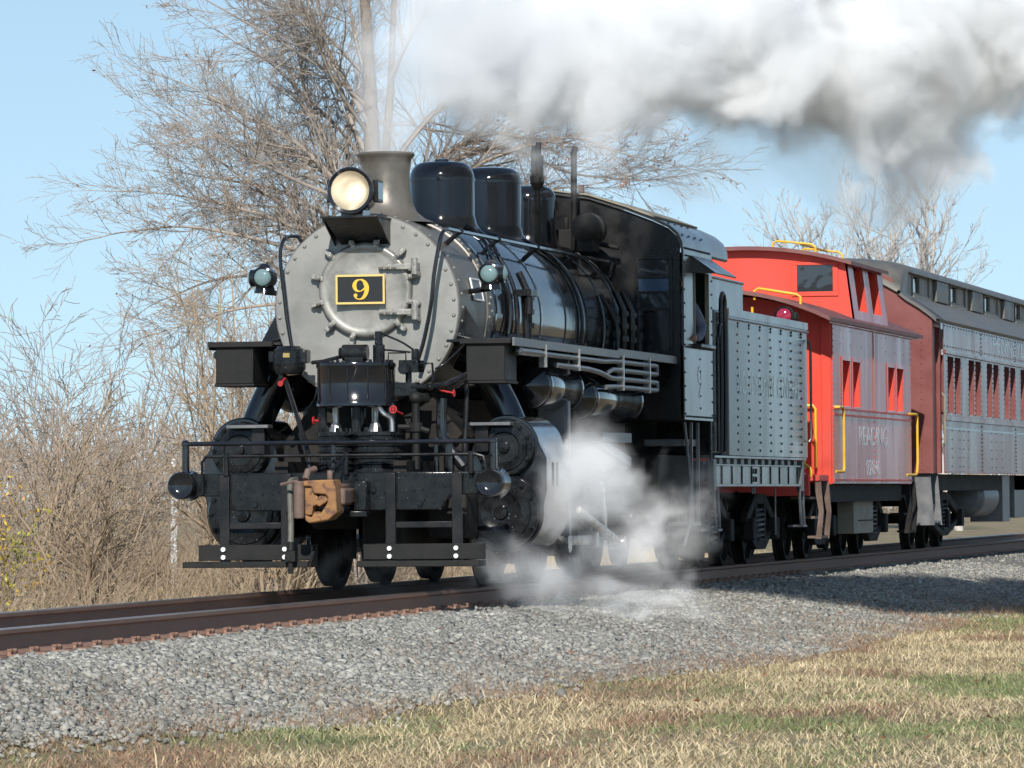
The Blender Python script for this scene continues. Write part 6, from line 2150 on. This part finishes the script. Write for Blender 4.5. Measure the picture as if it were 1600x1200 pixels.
def shrub(label, x, y, h, seed, stems, lean=0.5, mat='brush', dirx=0.0, kids=(1.9, 1.2)):
    rnd = random.Random(seed)
    z0 = float(ground_z(np.array([x]), np.array([y]))[0]) - 0.05
    T = thing('bare_shrub', label, 'shrub', (x, y, z0), 'bare shrubs left of the track')
    P = dict(n=[8, 6, 4], wob=[0.08, 0.13, 0.17], up=[-0.012, 0.0, 0.02], tip=0.0042, start=[0.25, 0.2], kids=list(kids), ang=[36, 34], ratio=[0.42, 0.45])
    segs = []
    for k in range(stems):
        a = rnd.uniform(0, 2 * pi)
        l = rnd.uniform(0.15, 1.0) * lean
        d = Vector((cos(a) * l + dirx * rnd.random(), sin(a) * l, 1)).normalized()
        grow(segs, Vector((x + rnd.gauss(0, 0.2), y + rnd.gauss(0, 0.2), z0)), d, h * rnd.uniform(0.6, 1.1), rnd.uniform(0.012, 0.034), 0, P, rnd)
    S = np.array(segs)
    thick = S[:, 6] > 0.012
    sticks_mesh('stems', S[thick], M[mat], T, 5)['kind'] = 'stuff'
    sticks_mesh('twigs', S[~thick], M[mat], T, 3)['kind'] = 'stuff'
SH = [('wide fan shaped bare shrub at the left edge of the picture', -7.6, 14.0, 2.9, 13, 0.9, 'brush', 0.3),
      ('tall thin stemmed bare shrub leaning right beside the left edge shrub', -7.2, 17.0, 3.2, 13, 0.6, 'twig', 0.4),
      ('pale bare sapling with forked trunk left of the front box', -5.6, 18.5, 4.6, 9, 0.5, 'brush', 0.0),
      ('tangled tan shrub just left of the smokebox', -4.9, 16.5, 3.9, 13, 0.7, 'brush', 0.0),
      ('low spreading shrub behind the left footboard', -3.9, 13.5, 2.7, 13, 0.9, 'brush', -0.2),
      ('dense brown shrub behind the left cylinder', -4.4, 20.0, 3.6, 14, 0.8, 'twig', 0.0),
      ('slender greyish shrub in the gap before the distant wood', -8.6, 24.0, 3.3, 12, 0.7, 'twig', 0.0),
      ('arching straw coloured shrub low beside the far rail', -5.0, 9.5, 2.3, 10, 1.0, 'brush', 0.5),
      ('small twiggy shrub near the yellow leafed bush', -6.0, 10.0, 2.6, 10, 0.9, 'brush', 0.3),
      ('bare shrub at the back under the spreading tree', -6.6, 28.0, 4.4, 12, 0.8, 'brush', 0.0)]
SH += [('tall thin sapling with upright twigs near the left marker lamp', -4.6, 19.0, 4.9, 4, 0.25, 'twig', -0.1),
       ('slim sapling forking low, left of the tall thin sapling', -5.5, 21.0, 4.8, 4, 0.35, 'brush', 0.1),
       ('leaning sapling with long bare whips above the left shrubs', -6.4, 19.5, 4.3, 5, 0.45, 'brush', 0.35),
       ('thin sapling among the shrubs nearest the front box', -4.0, 17.5, 4.2, 5, 0.35, 'twig', -0.25),
       ('thin dark sapling at the left edge above the fan shrub', -8.0, 20.0, 3.7, 4, 0.4, 'twig', 0.1)]
for i, (lab, x, y, h, st, ln, mt, dx) in enumerate(SH):
    shrub(lab, x, y, h, 70 + i, st, ln, mt, dx)

def undergrowth():
    # dry stalks and fine tangle below the shrubs
    n = 6000
    x = RNG.uniform(-11, -2.5, n)
    y = RNG.uniform(-2, 34, n)
    k = in_view(x, y, np.zeros(n), 30) & (RNG.random(n) < np.clip((-x - 2.2) / 1.5, 0.15, 1))
    x, y = x[k], y[k]
    n = len(x)
    z = ground_z(x, y) - 0.03
    L = RNG.uniform(0.25, 1.0, n) * np.clip((-x - 2.0) / 1.6, 0.35, 1.25)
    a = RNG.uniform(0, 2 * pi, n)
    le = RNG.uniform(0.1, 1.1, n)
    d = np.stack([np.cos(a) * le, np.sin(a) * le, np.ones(n)], 1)
    d /= np.linalg.norm(d, axis=1, keepdims=True)
    p0 = np.stack([x, y, z], 1)
    p1 = p0 + d * (L * 0.5)[:, None]
    d2 = d + RNG.normal(0, 0.35, (n, 3))
    d2[:, 2] -= 0.25
    d2 /= np.linalg.norm(d2, axis=1, keepdims=True)
    p2 = p1 + d2 * (L * 0.5)[:, None]
    d3 = d + RNG.normal(0, 0.6, (n, 3))
    d3 /= np.linalg.norm(d3, axis=1, keepdims=True)
    p3 = p1 + d3 * (L * 0.35)[:, None]
    r = RNG.uniform(0.0025, 0.006, n)
    S = np.concatenate([np.concatenate([p0, p1, r[:, None], r[:, None] * 0.8], 1), np.concatenate([p1, p2, r[:, None] * 0.8, r[:, None] * 0.4], 1), np.concatenate([p1, p3, r[:, None] * 0.7, r[:, None] * 0.35], 1)])
    o = sticks_mesh('dry_brush', S, M['brush'], None, 3)
    tag(o, 'tangle of dry brown stalks covering the bank behind the track', 'brush', kind='stuff')
    n = 60000
    x = RNG.uniform(-12, -2.2, n)
    y = RNG.uniform(-6, 60, n)
    k = in_view(x, y, np.zeros(n), 30)
    b = np.stack([x[k], y[k], ground_z(x[k], y[k]) - 0.01], 1)
    m = len(b)
    blades_mesh('bank_grass', b, RNG.uniform(0.08, 0.34, m), RNG.uniform(0.005, 0.010, m), RNG.uniform(0.1, 1.0, m), M['straw'], 'dry straw grass on the bank behind the track', 'grass')
undergrowth()

def autumn_bush():
    T = thing('leafy_bush', 'small bush with orange and green leaves at the left edge', 'bush', (-4.68, 5.0, -0.35))
    rnd = random.Random(5)
    segs = []
    P = dict(n=[6, 4], wob=[0.12, 0.16], up=[0.02, 0.0], tip=0.003, start=[0.2], kids=[2.2], ang=[40], ratio=[0.4])
    for k in range(16):
        a = rnd.uniform(0, 2 * pi)
        l = rnd.uniform(0.1, 0.5)
        grow(segs, Vector((-4.72 + rnd.gauss(0, 0.10), 5.0 + rnd.gauss(0, 0.15), -0.38)), Vector((cos(a) * l, sin(a) * l, 1)).normalized(), rnd.uniform(0.7, 1.35), 0.009, 0, P, rnd)
    S = np.array(segs)
    sticks_mesh('stems', S, M['twig'], T, 3)
    k = RNG.integers(0, len(S), 1000)
    c = S[k][:, 3:6] + RNG.normal(0, 0.04, (1000, 3))
    leaf_quads('leaves', c, RNG.uniform(0.018, 0.04, 1000), M['autumn'], T)
autumn_bush()

m = MB()
m.cyl((-7.35, 22, -0.4), (-7.33, 22, 1.35), 0.05, 0.045, n=10)
po = m.build('wooden_post', M['white'], None)
tag(po, 'thin weathered white post standing in the brush at left', 'post')

def far_wood():
    rnd = np.random.default_rng(77)
    n = 5200
    x = rnd.uniform(-120, 10, n)
    y = rnd.uniform(250, 330, n)
    h = rnd.uniform(3.5, 7.5, n)
    t = rnd.uniform(0, 0.75, n)
    p0 = np.stack([x, y, -0.5 + h * t], 1)
    ln = h * (1 - t) * rnd.uniform(0.5, 1.0, n)
    d = np.stack([rnd.normal(0, 0.35, n), rnd.normal(0, 0.2, n), np.ones(n)], 1)
    p1 = p0 + d * ln[:, None]
    S = np.concatenate([p0, p1, rnd.uniform(0.04, 0.11, n)[:, None], rnd.uniform(0.015, 0.04, n)[:, None]], 1)
    o = sticks_mesh('distant_wood', S, M['twig'], None, 3)
    tag(o, 'hazy line of bare distant woodland behind the brush', 'wood', kind='stuff')
far_wood()

# ------------------------------------------------------------------ smoke and steam
def vol_mat(name, color, density, aniso=0.25):
    m = bpy.data.materials.new(name)
    m.use_nodes = True
    t = m.node_tree
    t.nodes.clear()
    out = t.nodes.new('ShaderNodeOutputMaterial')
    pv = t.nodes.new('ShaderNodeVolumePrincipled')
    pv.inputs['Color'].default_value = (*color, 1)
    pv.inputs['Density'].default_value = density
    pv.inputs['Anisotropy'].default_value = aniso
    t.links.new(pv.outputs[0], out.inputs['Volume'])
    return m

def cloud(name, label, cat, groups, lo, hi, voxel, mat, nscale, amp, e0, e1, stretch=(1, 1, 1), detail=6.0):
    """groups of rows x y z radius density; a density grid is grown round them with noise"""
    pts = [p + (float(k),) for k, g_ in enumerate(groups) for p in g_]
    me = bpy.data.meshes.new(name)
    me.from_pydata([p[:3] for p in pts], [], [])
    for an, col in (('rad', 3), ('den', 4), ('grp', 5)):
        at = me.attributes.new(an, 'FLOAT', 'POINT')
        at.data.foreach_set('value', [p[col] for p in pts])
    me.materials.append(mat)
    o = bpy.data.objects.new(name, me)
    COL.objects.link(o)
    tag(o, label, cat, kind='stuff')
    ng = bpy.data.node_groups.new(name, 'GeometryNodeTree')
    ng.interface.new_socket('Geometry', in_out='INPUT', socket_type='NodeSocketGeometry')
    ng.interface.new_socket('Geometry', in_out='OUTPUT', socket_type='NodeSocketGeometry')
    N, L = ng.nodes.new, ng.links.new
    gi, go = N('NodeGroupInput'), N('NodeGroupOutput')
    pos = N('GeometryNodeInputPosition')
    def math_(op, a, b=None, c=None):
        n = N('ShaderNodeMath')
        n.operation = op
        for i, q in enumerate((a, b, c)):
            if q is None:
                continue
            if isinstance(q, (int, float)):
                n.inputs[i].default_value = q
            else:
                L(q, n.inputs[i])
        return n.outputs[0]
    def sample(geo, near, attr, typ):
        q = N('GeometryNodeSampleIndex')
        q.data_type = typ
        q.domain = 'POINT'
        L(geo, q.inputs['Geometry'])
        if attr is None:
            L(N('GeometryNodeInputPosition').outputs[0], q.inputs['Value'])
        else:
            na = N('GeometryNodeInputNamedAttribute')
            na.data_type = typ
            na.inputs['Name'].default_value = attr
            L(na.outputs[0], q.inputs['Value'])
        L(near, q.inputs['Index'])
        return q.outputs[0]
    sc = N('ShaderNodeVectorMath')
    sc.operation = 'MULTIPLY'
    L(pos.outputs[0], sc.inputs[0])
    sc.inputs[1].default_value = stretch
    nz = N('ShaderNodeTexNoise')
    nz.inputs['Scale'].default_value = nscale
    nz.inputs['Detail'].default_value = detail
    nz.inputs['Roughness'].default_value = 0.61
    nz.inputs['Distortion'].default_value = 0.5
    L(sc.outputs[0], nz.inputs['Vector'])
    dens = None
    for gk in range(len(groups)):
        sep = N('GeometryNodeSeparateGeometry')
        sep.domain = 'POINT'
        ga = N('GeometryNodeInputNamedAttribute')
        ga.data_type = 'FLOAT'
        ga.inputs['Name'].default_value = 'grp'
        cmp_ = math_('COMPARE', ga.outputs[0], float(gk), 0.1)
        L(gi.outputs[0], sep.inputs[0])
        L(cmp_, sep.inputs[1])
        geo = sep.outputs[0]
        near = N('GeometryNodeSampleNearest')
        near.domain = 'POINT'
        L(geo, near.inputs['Geometry'])
        P_, R_, D_ = (sample(geo, near.outputs[0], a, t_) for a, t_ in ((None, 'FLOAT_VECTOR'), ('rad', 'FLOAT'), ('den', 'FLOAT')))
        ds = N('ShaderNodeVectorMath')
        ds.operation = 'DISTANCE'
        L(pos.outputs[0], ds.inputs[0])
        L(P_, ds.inputs[1])
        sdv = math_('SUBTRACT', 1.0, math_('DIVIDE', ds.outputs['Value'], R_))
        val = math_('ADD', sdv, math_('MULTIPLY', math_('SUBTRACT', nz.outputs[0], 0.5), amp))
        mr = N('ShaderNodeMapRange')
        mr.interpolation_type = 'SMOOTHSTEP'
        mr.inputs[1].default_value = e0
        mr.inputs[2].default_value = e1
        L(val, mr.inputs[0])
        d1 = math_('MULTIPLY', mr.outputs[0], D_)
        dens = d1 if dens is None else math_('MAXIMUM', dens, d1)
    vc = N('GeometryNodeVolumeCube')
    L(dens, vc.inputs['Density'])
    vc.inputs['Min'].default_value = lo
    vc.inputs['Max'].default_value = hi
    for i, ax in enumerate('XYZ'):
        vc.inputs['Resolution ' + ax].default_value = max(8, int((hi[i] - lo[i]) / voxel))
    sm = N('GeometryNodeSetMaterial')
    sm.inputs['Material'].default_value = mat
    L(vc.outputs[0], sm.inputs[0])
    L(sm.outputs[0], go.inputs[0])
    md = o.modifiers.new('cloud', 'NODES')
    md.node_group = ng
    return o

def path_points(keys, n):
    """keys rows: x y z radius density, interpolated"""
    K = np.array(keys, float)
    t = np.linspace(0, len(K) - 1, n)
    return [tuple(np.interp(t_, np.arange(len(K)), K[:, c]) for c in range(5)) for t_ in t]

SM = vol_mat('smoke_volume', (1.0, 1.0, 1.0), 3.6, -0.2)
plume = path_points([(0.0, 2.06, 3.95, 0.30, 0.55), (0.01, 2.10, 4.30, 0.46, 0.42), (0.16, 2.25, 4.80, 0.80, 0.36), (0.5, 2.6, 5.15, 1.35, 0.45), (1.3, 3.5, 5.25, 1.45, 0.75), (2.2, 4.7, 5.45, 1.6, 1.0),
                     (3.1, 6.0, 5.6, 1.85, 1.0), (4.0, 7.7, 5.8, 2.1, 1.0), (4.9, 10.2, 6.7, 2.2, 1.0), (6.2, 13.5, 7.5, 2.3, 1.0), (7.6, 17.0, 8.3, 2.4, 1.0)], 60)
skirt = path_points([(1.6, 3.8, 4.4, 0.45, 0.05), (2.3, 4.9, 4.25, 0.8, 0.08), (3.0, 6.0, 4.2, 0.85, 0.10), (3.6, 7.0, 4.15, 0.95, 0.10), (4.2, 8.2, 4.3, 0.85, 0.08)], 24)
cloud('smoke_plume', 'billowing white smoke trailing from the locomotive chimney', 'smoke', [plume, skirt], (-1.2, 0.6, 3.5), (9.5, 18.8, 10.6), 0.065, SM, 0.85, 2.6, 0.27, 0.44)
ST = vol_mat('steam_volume', (1.0, 1.0, 1.0), 2.5, -0.3)
s1 = path_points([(1.68, 1.30, 0.80, 0.35, 0.25), (1.76, 1.8, 0.95, 0.58, 0.5), (1.80, 2.3, 1.0, 0.70, 0.6), (1.78, 2.8, 1.04, 0.66, 0.5), (1.74, 3.3, 1.1, 0.6, 0.32), (1.72, 4.0, 1.0, 0.5, 0.15)], 20)
s2 = path_points([(1.70, -0.8, 0.10, 0.45, 0.12), (1.72, 0.3, 0.12, 0.6, 0.2), (1.75, 1.5, 0.10, 0.7, 0.3), (1.78, 2.6, 0.06, 0.75, 0.4), (1.78, 3.8, 0.10, 0.75, 0.4), (1.72, 5.4, 0.22, 0.75, 0.3), (1.65, 7.2, 0.42, 0.75, 0.26), (1.6, 9.2, 0.7, 0.65, 0.2), (1.6, 10.4, 1.05, 0.5, 0.1)], 44)
s3 = path_points([(-0.7, 1.5, 0.10, 0.55, 0.22), (0.1, 1.9, 0.08, 0.55, 0.18), (0.8, 1.6, 0.10, 0.5, 0.16), (1.3, 0.8, 0.12, 0.55, 0.16)], 16)
s4 = path_points([(1.85, 1.6, -0.15, 0.55, 0.25), (2.05, 2.6, -0.28, 0.62, 0.38), (2.25, 3.6, -0.34, 0.6, 0.3), (2.4, 4.8, -0.38, 0.45, 0.15)], 16)
cloud('steam_cloud', 'white steam drifting from the cylinders over the near rail', 'steam', [s2, s3, s4], (-1.4, -1.6, -0.7), (3.1, 11.2, 1.9), 0.036, ST, 1.5, 4.4, 0.55, 1.4, (1, 0.55, 1.3))
cloud('steam_jet', 'dense white puff of steam blowing out beside the right cylinder', 'steam', [s1], (0.9, 0.4, 0.0), (2.9, 5.0, 2.1), 0.03, ST, 2.1, 3.2, 0.30, 1.0, (1, 0.8, 1.1))
